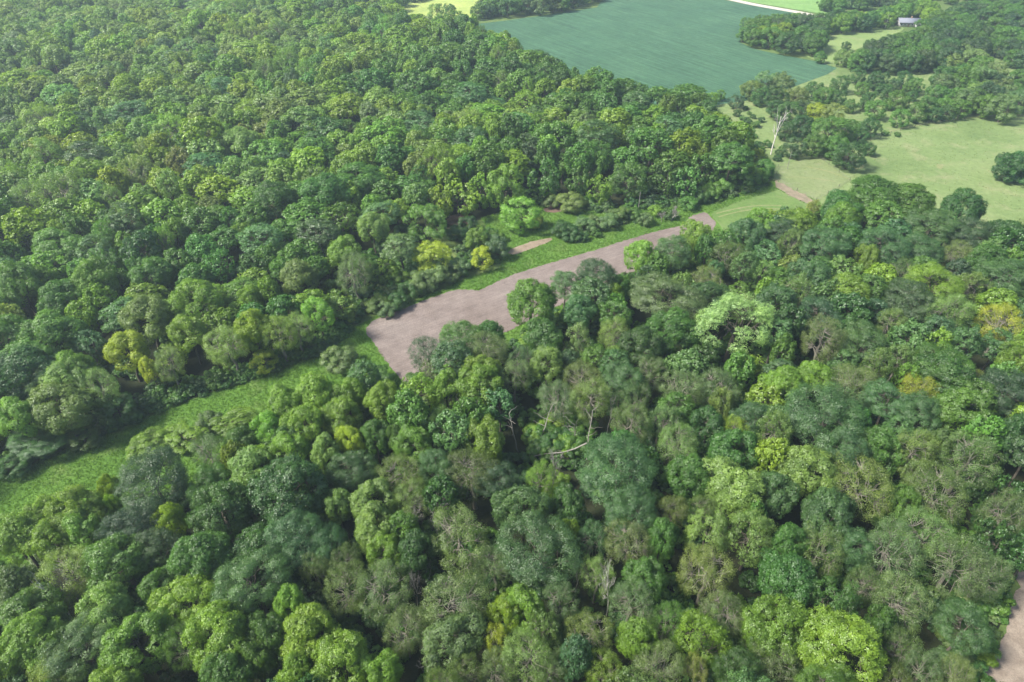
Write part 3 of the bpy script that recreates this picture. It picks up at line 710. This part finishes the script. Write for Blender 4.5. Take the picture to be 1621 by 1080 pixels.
scatter('undergrowth', C_BUSH, [(u[0], u[1], -.1) for u in U], [RR.randrange(4) for _ in U], [(0, 0, RR.uniform(0, 6.28)) for _ in U], [(u[2], u[2], u[2] * RR.uniform(.7, 1.1)) for u in U], [jit(u[3]) for u in U],
        label='low tangled green undergrowth below the trees and along the wood edges', cat='undergrowth', kind='stuff')
print('undergrowth', len(U))

# ------------------------------------------------------------------ shrubs one can tell apart beside the brown field
first_s = None
SHRUB = '''555 497 30 L|600 482 34 O|612 489 26 S|628 478 30 D|648 462 30 D|668 452 36 S|690 442 36 S|712 434 34 S|728 425 30 S|655 432 28 D|632 436 34 L|605 440 30 D|700 424 34 S|788 398 36 T|772 372 26 G|786 374 22 G|722 372 30 D|741 356 26 D|
640 372 30 D|612 392 34 D|632 398 30 S|535 572 46 S|872 318 26 S|893 367 34 D|905 372 26 D|925 358 30 S|940 352 24 S|920 372 20 D|945 372 14 G|962 352 30 S|1022 347 22 S|1090 322 26 G|1060 337 20 D|1110 312 24 D|1036 332 20 L|1128 306 24 G|
1130 300 30 G|1150 292 30 W|1172 288 30 G|1195 282 30 G|1208 272 30 G|980 340 26 O|1003 336 22 G|905 325 38 A|
838 664 30 G|862 655 30 G|886 660 34 L|905 668 34 G|925 680 34 G|850 684 34 L|872 690 36 G|896 704 34 L|848 704 32 G|866 712 30 G|1166 182 11 D|1176 188 9 G|1184 194 12 D|1192 186 8 D|1196 200 12 G|1178 205 8 D|1170 197 7 G|1205 192 9 D|1190 212 8 D|1201 232 14 D|1214 228 10 G|1234 245 12 D|1238 236 9 G|1180 172 8 D|1186 180 7 G|1172 212 7 D|1448 193 9 D|1462 190 8 G|1430 198 8 D|1485 187 8 D|1540 985 40 E|1510 1005 46 O|1562 1035 34 N|1545 1010 30 G|1520 965 36 D|1556 958 30 G|1500 1040 34 S|1530 1050 34 S|330 668 34 S|25 728 34 D|70 708 30 D|122 688 30 G|
840 690 24 L|870 672 20 D|850 720 26 G|885 760 30 L|865 780 40 L|820 735 40 D|835 760 34 D|880 700 40 D|900 690 36 D|860 700 32 D|915 705 34 G|940 710 30 D|660 605 34 G|600 600 40 G|575 606 36 L'''
for tok in SHRUB.replace('\n', '').split('|'):
    px, py, w, c = tok.split(); px, py, w = float(px), float(py), float(w)
    x, y = at(px, py, 2.2 if w > 14 else .6); Z = proj(x, y, 2)[2]; r = w * Z / F / 2; vi = RR.randrange(3); tm, cm = PRO['s'][vi]
    s = r / 3.4 * 1.05
    e = make_thing('shrub', tm, cm, first_s, (x, y, 0), RR.uniform(0, 6.28), (s, s, s * RR.uniform(.85, 1.15)), jit(c))
    if first_s is None: first_s = e
    tag(e, label_for(px, py, Z * (1 if w > 14 else .35), 4.5 if w > 14 else 2, 's', c, USED, 'shrub'), 'shrub', 'shrubs along the clearing and wood edges')

# ------------------------------------------------------------------ pasture and hedgerow trees
PT = []
for tok in '''1167 161 20 T|1386 173 28 G|1425 186 26 G|1453 176 29 G|1405 201 10 G|1424 158 31 G|1346 243 44 D|1377 235 19 D|1485 148 31 G|1479 180 22 D|1450 135 22 G|1431 126 26 D|1400 148 28 D|1390 126 28 D|1444 151 15 D|1365 139 20 G|
1406 165 15 G|1359 120 22 D|1346 167 19 G|1330 132 26 D|1368 165 18 D|1469 164 22 G|1425 203 9 G|1440 140 20 G|1412 136 20 T|1375 155 18 D|1495 165 24 G|1600 262 44 D|1625 262 50 D|1590 252 20 D|1296 178 34 Y|1318 182 36 A|1312 208 46 G|1340 205 36 G|1290 228 34 G|1322 232 34 G|
1258 232 30 T|1245 205 28 D|1190 140 30 O|1215 128 34 S|1240 132 34 S|1262 150 30 A|1230 155 30 D|1205 152 26 D|1275 172 28 T|1250 178 34 D|1230 172 28 D|1270 198 34 D|1375 200 30 D|1360 215 26 D|1385 130 20 D|1510 152 30 G|1530 158 34 S|1550 145 30 W|1565 165 36 G|1590 170 40 S|1615 160 34 S|
1560 125 26 G|1580 132 30 T|1600 140 26 G|1522 172 26 G|1500 178 22 D|1335 90 26 W|1360 95 30 G|1300 90 18 G|1340 72 14 D|1378 70 20 D|1412 20 22 L|1448 55 22 S|1508 97 32 A|1540 95 36 S|1530 82 30 S|1125 155 20 L|1140 150 16 G|1110 160 18 G|1288 142 26 D|1305 150 28 G|1325 155 26 D|
690 18 26 W|712 15 20 G|735 30 14 L|1222 220 9 D|1232 240 12 D|1212 243 12 D|1208 225 9 G|1198 205 8 G|1180 200 7 D'''.replace('\n', '').split('|'):
    a = tok.split(); PT.append((float(a[0]), float(a[1]), float(a[2]), a[3]))
CL = [([(1172, 78), (1180, 58), (1240, 50), (1290, 52), (1400, 42), (1402, 50), (1350, 58), (1300, 62), (1285, 70), (1288, 95), (1240, 88), (1200, 80)], 'GDGTDL', 60),
      ([(1340, 112), (1400, 88), (1440, 68), (1480, 50), (1560, 18), (1640, 0), (1760, 0), (1760, 125), (1600, 118), (1560, 100), (1500, 125), (1430, 120)], 'DGTDGTG', 170),
      ([(1480, 150), (1500, 125), (1560, 130), (1640, 148), (1640, 186), (1560, 184), (1490, 182)], 'GDTSG', 16),
      ([(1345, 112), (1430, 104), (1505, 114), (1485, 124), (1400, 122), (1350, 122)], 'GDTGD', 12),
      ([(1408, 34), (1425, 24), (1450, 22), (1475, 34), (1470, 47), (1452, 44), (1450, 32), (1428, 32), (1415, 44)], 'GDL', 9),
      ([(755, 40), (768, 18), (850, 8), (940, -4), (948, 10), (880, 22), (800, 32)], 'DTGS', 44),
      ([(1290, 26), (1330, 10), (1420, 2), (1420, 16), (1340, 30)], 'GDT', 14),
      ([(1380, 4), (1500, -16), (1640, -25), (1640, -5), (1480, 14)], 'DGT', 28),
      ([(590, 14), (620, 2), (700, -14), (660, 14), (620, 24)], 'GDT', 14)]
cell = {}
for px, py, w, c in PT:
    x, y = at(px, py, 5); put(x, y, 3)
for P, cols, n in CL:
    W_ = [at(*p) for p in P]; xs = [p[0] for p in W_]; yy = [p[1] for p in W_]; k = 0
    for _ in range(n * 60):
        if k >= n: break
        x = RR.uniform(min(xs), max(xs)); y = RR.uniform(min(yy), max(yy))
        if not inpoly(x, y, W_): continue
        r = RR.uniform(4.2, 6.6)
        if near(x, y, r, .60): continue
        put(x, y, r); k += 1; px, py, Z = proj(x, y, 8); PT.append((px, py, 2 * r * F / Z, RR.choice(cols)))
BEYOND = []; first_p = None; USED2 = set()
LANDMARK_N = LANDMARK
LANDMARK = [("the white bare tree", 1222, 215), ("the lone round tree", 1346, 243), ("the white farmhouse", 1437, 33), ("the crop field's pointed end", 1322, 107), ("the yellow pasture crown", 1305, 178),
            ("the upper right corner", 1621, 0), ("the road's visible end", 1300, 28), ("the crop field's left tip", 757, 38), ("the black cattle", 1580, 115), ("the small meadow", 1340, 60), ("the tan grass triangle", 1435, 12),
            ("the treeline's right end", 945, 8), ("the pasture's right edge", 1621, 262), ("the crop field's hedge corner", 1172, 68), ("the yellow far meadow", 700, 12)]
for px, py, w, c in PT:
    Hc = 5.0 if w < 24 and py > 110 else 7.0
    x, y = at(px, py, Hc * .8); Z = proj(x, y, Hc)[2]; r = w * Z / F / 2
    if py > 110 and w > 14: r *= 1.06
    f = 's' if r < 2.2 else 'g'
    if f == 's': H = r * 1.5
    else: H = min(13.5, r * 1.9 + .8)
    tm, cm = RR.choice(PRO[f]); H0, r0 = HB[f]; s = r / r0 * 1.05
    if f != 's' : x, y = at(px, py, H * .55)
    if not (-12 < px < 1630 and -14 < py): BEYOND.append((x, y, r, H, 'g', c, False)); continue
    e = make_thing('pasture_tree', tm, cm, first_p, (x, y, 0), RR.uniform(0, 6.28), (s, s, H / H0), jit(c))
    if first_p is None: first_p = e
    tag(e, label_for(px, py, Z * .6, r, f, c, USED2), 'pasture tree', 'trees standing in and around the pasture and crop field')
scatter_trees('hedgerow_beyond', BEYOND, C_FAR, FARIDX, label='mixed hedge trees beyond the crop field and pasture, running out of the picture', cat='far trees', kind='stuff')
print('pasture trees', len(PT))

# ------------------------------------------------------------------ dead trees, snags, fallen trunk
def dead(px, py, hpx, wpx, seed, mat, label, dens=1.0, name='dead_tree', lvs=4):
    """px, py: foot of the trunk in the photograph"""
    x, y = at(px, py); Z = proj(x, y, 5)[2]; H = hpx * Z / F / cos(PITCH - math.atan((540 - py) / F)) ; r = wpx * Z / F / 2
    V, Fq = dead_tree_data(H, r, seed, dens, lvs); o = link(name, mesh_np(name, V, Fq, 4, [mat]), None, (x, y, 0)); tag(o, label, 'dead tree'); return o
dead(1220, 245, 72, 30, 41, M_WHITE, 'tall bleached white bare tree standing alone in the pasture', .85, 'dead_tree', 3)
dead(745, 705, 78, 36, 2, M_DEAD, 'grey leafless tree with spreading twigs below the brown field corner', 1.1)
dead(697, 852, 60, 40, 3, M_DEAD, 'bare grey twiggy crown tangled between two wispy olive trees', 1.15)
dead(655, 862, 56, 40, 4, M_DEAD, 'bare grey snag leaning in the dark gap between pale green trees', 1.1)
dead(662, 965, 70, 26, 5, M_DEAD, 'pale upright leafless snag in the gap of the near wood', 1.15)
dead(910, 938, 50, 24, 6, M_DEAD, 'small pale leafless tree in the gap below the broad blue-green tree', 1.0)
dead(685, 935, 52, 20, 7, M_DEAD, 'short brownish broken snag between olive wispy crowns', .9)
dead(870, 790, 80, 36, 8, M_DEAD, 'thin grey bare tree top below the fallen trunk', 1.1)
dead(1208, 842, 60, 24, 9, M_DEAD, 'grey bare twigs between two pale tufted trees', 1.0)
dead(1062, 350, 24, 18, 10, M_DEAD, 'small bare grey tree at the far wood edge by the brown field tip', 1.0)
dead(1047, 352, 20, 16, 11, M_DEAD, 'smaller leafless grey tree beside the bare one on the far wood edge', 1.0)
dead(905, 1075, 60, 22, 12, M_DEAD, 'slim leafless dark snag near the bottom edge of the photo', 1.0)
dead(1065, 735, 70, 34, 13, M_DEAD, 'pale bare branching top rising over the straw-tinged tree', 1.1)
dead(960, 690, 62, 26, 14, M_DEAD, 'thin bare pale tree above the broad blue-green crown', 1.0)
dead(1005, 780, 60, 40, 15, M_DEAD, 'reddish grey bare twigs behind the broad blue-green crown', .9)
dead(1300, 832, 60, 40, 16, M_DEAD, 'grey leafless boughs below the pale green crown with yellow tips', 1.1)
dead(960, 975, 80, 34, 17, M_WHITE, 'white branched bare tree top amid a pale green crown', .9)
dead(120, 990, 80, 50, 18, M_WHITE, 'pale bare boughs showing through a wispy crown by the left edge', .8)
dead(690, 1085, 60, 40, 19, M_DEAD, 'fine grey twiggy bare crown near the bottom edge', 1.3)
dead(1250, 242, 6, 3, 20, M_DEAD, 'low broken stump in the pasture beside the white bare tree', .5)
dead(1490, 445, 50, 34, 21, M_DEAD, 'bare grey feathery crown near the pasture edge of the near wood', 1.2)
# bare pale stems standing in the gap
def stem(px, py, tx, ty, tz, rad, label):
    x, y = at(px, py); x2, y2 = at(tx, ty, tz); tb = TB()
    a = np.array([0, 0, -.2]); b = np.array([x2 - x, y2 - y, tz])
    P = curve_pts(a, b, 0, 7, .09); tb.tube(P, [rad * (1 - .09 * i) for i in range(7)], 7)
    for k in range(7):
        i = 3 + k % 4; s0 = P[min(i, 6)]; d = unit(rng.normal(size=3) * np.array([1, 1, .4]) + np.array([0, 0, .7])); L = RR.uniform(1.5, 3.6)
        tb.tube(curve_pts(s0, s0 + d * L, .1, 4, .3), [rad * .4, rad * .28, rad * .18, .02], 5)
    o = link('bare_trunk', mesh_np('bare_trunk', *tb.arr(), 4, [M_STEM]), None, (x, y, 0)); tag(o, label, 'bare trunk', 'pale bare trunks standing in the gap'); return o
stem(821, 718, 806, 655, 13, .17, 'pale straight trunk at the left of the gap above the fallen trunk')
stem(851, 705, 874, 642, 12, .17, 'leaning pale trunk in the gap above the fallen trunk')
stem(879, 674, 878, 635, 10, .14, 'short upright pale trunk behind the leaning one in the gap')
stem(894, 682, 893, 655, 9, .13, 'small pale trunk at the back right of the gap')
stem(911, 705, 909, 672, 9, .13, 'crooked pale trunk at the right of the gap')
stem(928, 728, 938, 650, 12, .16, 'forked pale trunk where the fallen trunk ends')
x1, y1 = at(838, 728, .8); x2, y2 = at(928, 712, 2.2); x3, y3 = at(890, 724, 1.5)
tb = TB(); P = [np.array([x1, y1, .5]), np.array([(x1 + x3) / 2, (y1 + y3) / 2 + .3, 1.3]), np.array([x3, y3, 1.9]), np.array([(x2 + x3) / 2, (y2 + y3) / 2 - .2, 2.4]), np.array([x2, y2, 3.2])]
P = [p + np.array([0, 0, 1.2]) for p in P]
tb.tube([p - P[0] for p in P], [.06, .10, .14, .17, .2], 8)
for k in range(8):
    s0 = P[RR.randrange(0, 4)] - P[0]; d = unit(rng.normal(size=3) + np.array([-.6, 0, .2])); tb.tube(curve_pts(s0, s0 + d * RR.uniform(1, 2.4), 0, 4, .3), [.07, .05, .035, .015], 5)
o = link('fallen_trunk', mesh_np('fallen_trunk', *tb.arr(), 4, [M_STEM]), None, tuple(P[0])); tag(o, 'long fallen grey trunk lying across the dark green gap', 'fallen trunk')

# ------------------------------------------------------------------ grass tufts on the strip (one mesh)
def tufts(P, n, hmin, hmax, avoid, name, label, tints, blades=5, extra=None):
    xs = [p[0] for p in P]; yy = [p[1] for p in P]; pts = []
    while len(pts) < n:
        x = RR.uniform(min(xs), max(xs)); y = RR.uniform(min(yy), max(yy))
        if inpoly(x, y, P) and not any(inpoly(x, y, a) for a in avoid) and (extra is None or extra(x, y)): pts.append((x, y))
    pts = np.array(pts); pts = np.repeat(pts, blades, 0); m = len(pts)
    base = np.c_[pts + rng.normal(size=(m, 2)) * .16, np.zeros(m)]
    h = rng.uniform(hmin, hmax, m); a = rng.uniform(0, 2 * pi, m); wd = rng.uniform(.05, .12, m)
    d = np.c_[np.cos(a), np.sin(a), np.zeros(m)]; lean_ = np.c_[rng.normal(size=(m, 2)) * .35, np.ones(m)]
    V = np.stack([base - d * wd[:, None], base + d * wd[:, None], base + lean_ * h[:, None]], 1).reshape(-1, 3)
    me = mesh_np(name, V, np.arange(m * 3).reshape(m, 3), 3, [M_LEAF], None, np.repeat(rng.uniform(0, 1, m // blades), blades) * .6 + rng.uniform(0, .4, m))
    o = link(name, me); o['tint'] = tints; tag(o, label, 'grass', None, 'stuff'); return o
GW = [at(*p) for p in GRASS]; TKW = Tk
PATCHES = [[at(*p) for p in P_] for P_ in BARE['soil_patch']] + [[at(*p) for p in PATH]] + [[at(*p) for p in [(1132, 352), (1124, 338), (1170, 320), (1232, 301), (1285, 328), (1200, 372), (1150, 378)]]]
tufts(GW, 52000, .15, .55, [Br] + PATCHES, 'tall_grass', 'rank bright green grass growing in the strip between the woods', (.108, .205, .034), 4)
tufts([at(*p) for p in PASTURE], 14000, .15, .45, [], 'pasture_tufts', 'short pale tufts of grass spread over the pasture', (.15, .19, .065), 4)

# ------------------------------------------------------------------ fence line, posts, house, cattle
fx = [at(*p) for p in [(1226, 288), (1240, 262), (1295, 248), (1350, 285)]]
def fence(px, label, step=6.0):
    P = [at(*p) for p in px]; root = link('wire_fence', None, None, (*P[0], 0)); tag(root, label, 'fence'); o0 = np.array([*P[0], 0])
    wires = TB(); prev = None
    for i in range(len(P) - 1):
        a, b = np.array(P[i]), np.array(P[i + 1]); L = np.linalg.norm(b - a); k = max(1, int(L / step))
        for j in range(k + (i == len(P) - 2)):
            p = a + (b - a) * j / k; q = np.array([*p, 0]) - o0
            tb = TB(); tb.tube([q + (0, 0, -.2), q + (0, 0, .7), q + (0, 0, 1.35)], [.08, .075, .07], 6)
            link('post', mesh_np('post', *tb.arr(), 4, [M_BARK]), root)
            if prev is not None:
                for z in (.45, .85, 1.2): wires.tube([prev + (0, 0, z), q + (0, 0, z)], [.015, .015], 4)
            prev = q
    link('wire', mesh_np('wire', *wires.arr(), 4, [M_DEAD]), root); return root
fence([(1226, 287), (1232, 264), (1262, 254), (1296, 250), (1345, 286), (1292, 318), (1232, 288)], 'post and wire fence round the small paddock beside the dirt path', 7)
fence([(1378, 224), (1425, 207), (1470, 196), (1530, 186), (1621, 178)], 'long post and wire fence along the top of the open pasture', 7)

def simple(name, col, rough=.6):
    m, t, N = newmat(name); o = N('ShaderNodeOutputMaterial'); p = N('ShaderNodeBsdfPrincipled'); tc = N('ShaderNodeTexCoord')
    n = noise(t, tc.outputs['Object'], 2.0, 4, .6); c = ramp(t, n.outputs['Fac'], [(.3, tuple(v * .85 for v in col)), (.7, tuple(min(1, v * 1.1) for v in col))]).outputs[0]
    ln(t, c, p.inputs['Base Color']); p.inputs['Roughness'].default_value = rough; ln(t, p.outputs[0], o.inputs[0]); return m
M_WALL = simple('siding_white', (.40, .39, .38)); M_ROOF = simple('shingle_grey', (.17, .18, .22), .9); M_GLASS = simple('window_glass', (.05, .06, .07), .1); M_DOOR = simple('door_paint', (.25, .14, .10))
M_HIDE = simple('black_hide', (.012, .011, .010), .6); M_TRIM = simple('trim_white', (.8, .8, .78))
def boxes(name, L, mat, parent, loc=(0, 0, 0)):
    V, Fq = [], []
    for (x0, x1, y0, y1, z0, z1) in L:
        b = len(V); V += [(x0, y0, z0), (x1, y0, z0), (x1, y1, z0), (x0, y1, z0), (x0, y0, z1), (x1, y0, z1), (x1, y1, z1), (x0, y1, z1)]
        Fq += [(b, b + 3, b + 2, b + 1), (b + 4, b + 5, b + 6, b + 7), (b, b + 1, b + 5, b + 4), (b + 1, b + 2, b + 6, b + 5), (b + 2, b + 3, b + 7, b + 6), (b + 3, b, b + 4, b + 7)]
    return link(name, mesh_np(name, np.array(V, float), np.array(Fq), 4, [mat]), parent, loc)
hx, hy = at(1436, 41); house = link('farmhouse', None, None, (hx, hy, 0), -.12); tag(house, 'low white farmhouse with a grey gable roof among trees beyond the crop field', 'house')
boxes('wall', [(-8, 8, -4, 4, 0, 3.6), (4.2, 8.6, -5.6, -4.002, 0, 3.2)], M_WALL, house)
def gable(x0, x1, y0, y1, z0, z1):
    ym = (y0 + y1) / 2; t = .25
    return [(x0, y0, z0), (x1, y0, z0), (x1, ym, z1), (x0, ym, z1), (x1, y1, z0), (x0, y1, z0), (x0, y0, z0 - t), (x1, y0, z0 - t), (x1, ym, z1 - t), (x0, ym, z1 - t), (x1, y1, z0 - t), (x0, y1, z0 - t)], \
           [(0, 1, 2, 3), (3, 2, 4, 5), (6, 9, 8, 7), (9, 11, 10, 8), (0, 6, 7, 1), (5, 4, 10, 11), (0, 3, 9, 6), (3, 5, 11, 9), (1, 7, 8, 2), (2, 8, 10, 4)]
V, Fq = gable(-8.7, 8.7, -5.0, 5.0, 3.4, 6.0); rf = link('roof', mesh_np('roof', np.array(V), np.array(Fq), 4, [M_ROOF]), house)
V = [(-8, -4, 3.6), (-8, 4, 3.6), (-8, 0, 5.68), (8, -4, 3.6), (8, 4, 3.6), (8, 0, 5.68)]
gm_ = bpy.data.meshes.new('gable_end'); gm_.from_pydata(V, [], [(0, 2, 1), (3, 4, 5)]); gm_.materials.append(M_WALL); link('gable_end', gm_, house)
boxes('chimney', [(1.5, 2.3, .4, 1.2, 5.2, 7.0)], M_DOOR, rf)
for wx in (-6.2, -3.6, 2.0):
    f_ = boxes('window', [(wx - .6, wx + .6, -4.06, -4.002, 1.2, 2.5)], M_TRIM, house); boxes('pane', [(wx - .5, wx + .5, -4.09, -4.062, 1.3, 2.4)], M_GLASS, f_)
house.scale = (.85, .85, .85)
d_ = boxes('door', [(-1.2, -.2, -4.08, -4.002, .1, 2.2)], M_DOOR, house); boxes('handle', [(-.4, -.32, -4.14, -4.082, 1.0, 1.12)], M_TRIM, d_)
boxes('porch_post', [(4.3, 4.45, -7.0, -6.85, 0, 2.6), (8.3, 8.45, -7.0, -6.85, 0, 2.6)], M_TRIM, house)
boxes('porch_roof', [(4.0, 8.8, -7.2, -5.602, 2.6, 2.75)], M_ROOF, house)
# utility pole by the house, slim pole by the paddock
def pole(px, py, h, arm, label, rad=.14):
    x, y = at(px, py); r_ = link('utility_pole', None, None, (x, y, 0)); tag(r_, label, 'pole'); tb = TB(); tb.tube([(0, 0, -.3), (0, 0, h * .5), (0, 0, h)], [rad * 1.2, rad, rad * .8], 7)
    link('shaft', mesh_np('shaft', *tb.arr(), 4, [M_WHITE if arm else M_DEAD]), r_)
    if arm: boxes('crossarm', [(-1.1, 1.1, .12, .24, h - .9, h - .75)], M_DEAD, r_)
pole(1401, 45, 9, True, 'pale utility pole with a crossarm beside the farmhouse trees', .2)
pole(1246, 268, 8, False, 'slim pale pole at the corner of the small paddock', .09)
pole(1281, 213, 6, False, 'short whitish broken trunk post in front of the pasture trees', .3)
pole(1010, 335, 8, False, 'slim pale leafless pole trunk at the far wood edge', .12)
# cattle: one continuous body each
def cow_mesh():
    me = bpy.data.meshes.new('cow'); V = []; E = []; Rr = []
    def v(p, r): V.append(p); Rr.append(r); return len(V) - 1
    a = v((0, 0, 1.05), .36); b = v((.55, 0, 1.08), .38); c = v((-.55, 0, 1.08), .36); d = v((-.80, 0, 1.15), .22); n1 = v((.95, 0, 1.2), .24); n2 = v((1.25, 0, 1.05), .17); hd = v((1.48, 0, .88), .15); mz = v((1.68, 0, .70), .09)
    E += [(a, b), (a, c), (c, d), (b, n1), (n1, n2), (n2, hd), (hd, mz)]
    for sx, sy in ((b, .2), (b, -.2)):
        k = v((.58, sy, .62), .13); m = v((.60, sy, .34), .075); f = v((.60, sy, .03), .075); E += [(sx, k), (k, m), (m, f)]
    for sx, sy in ((c, .2), (c, -.2)):
        k = v((-.52, sy, .70), .16); h = v((-.72, sy, .42), .085); f = v((-.66, sy, .03), .075); E += [(sx, k), (k, h), (h, f)]
    t1 = v((-.95, 0, .9), .045); t2 = v((-.98, 0, .45), .04); E += [(d, t1), (t1, t2)]
    for s in (.13, -.13): e = v((1.40, s * 1.6, 1.02), .04); E += [(hd, e)]
    me.from_pydata(V, E, []); return me, Rr
cm_, cr_ = cow_mesh(); co = bpy.data.objects.new('cow', cm_); COL.objects.link(co)
sm = co.modifiers.new('skin', 'SKIN'); 
for i, sv in enumerate(cm_.skin_vertices[0].data): sv.radius = (cr_[i], cr_[i])
cm_.skin_vertices[0].data[0].use_root = True
co.modifiers.new('sub', 'SUBSURF').levels = 1
dg = bpy.context.evaluated_depsgraph_get(); cowme = bpy.data.meshes.new_from_object(co.evaluated_get(dg)); cowme.materials.clear(); cowme.materials.append(M_HIDE)
bpy.data.objects.remove(co)
COWS = [(1566, 114, 'upper left'), (1574, 112, 'grazing'), (1581, 119, 'middle'), (1588, 122, 'second lowest'), (1597, 122, 'lowest right'), (1610, 122, 'standing apart')]
cow0 = None
for k, (px, py, wd) in enumerate(COWS):
    x, y = at(px, py + 6)
    c_ = link('cow', cowme, None, (x, y, .05), 2.6 + k * .5) if cow0 is None else cow0.copy()
    if cow0 is not None: COL.objects.link(c_); c_.location = (x, y, .05); c_.rotation_euler = (0, 0, 2.6 + k * .5)
    else: cow0 = c_
    c_.scale = (1.35, 1.35, 1.35)
    lab = ['black cow at the left end of the herd by the trees', 'black cow second from the left of the small herd', 'black cow third from the left of the small herd', 'black cow fourth from the left of the small herd',
           'black cow second from the right end of the small herd', 'black cow at the right end of the herd near the photo edge'][k]
    tag(c_, lab, 'cow', 'black cattle on the worn slope')

# ------------------------------------------------------------------ haze: one closed box of thin air round everything
def haze(density):
    hm, t, N = newmat('air'); o = N('ShaderNodeOutputMaterial'); p = N('ShaderNodeVolumePrincipled'); p.inputs['Color'].default_value = (.70, .88, 1.0, 1); p.inputs['Density'].default_value = density; p.inputs['Anisotropy'].default_value = .35
    ln(t, p.outputs[0], o.inputs['Volume'])
    h = boxes('haze', [(-3300, 3300, -1000, 4300, -1.0, 124.0)], hm, None); h['kind'] = 'stuff'; h['category'] = 'haze'; h['label'] = 'thin pale blue summer haze over the whole valley'; h.visible_shadow = True
    return h
haze(.00025)
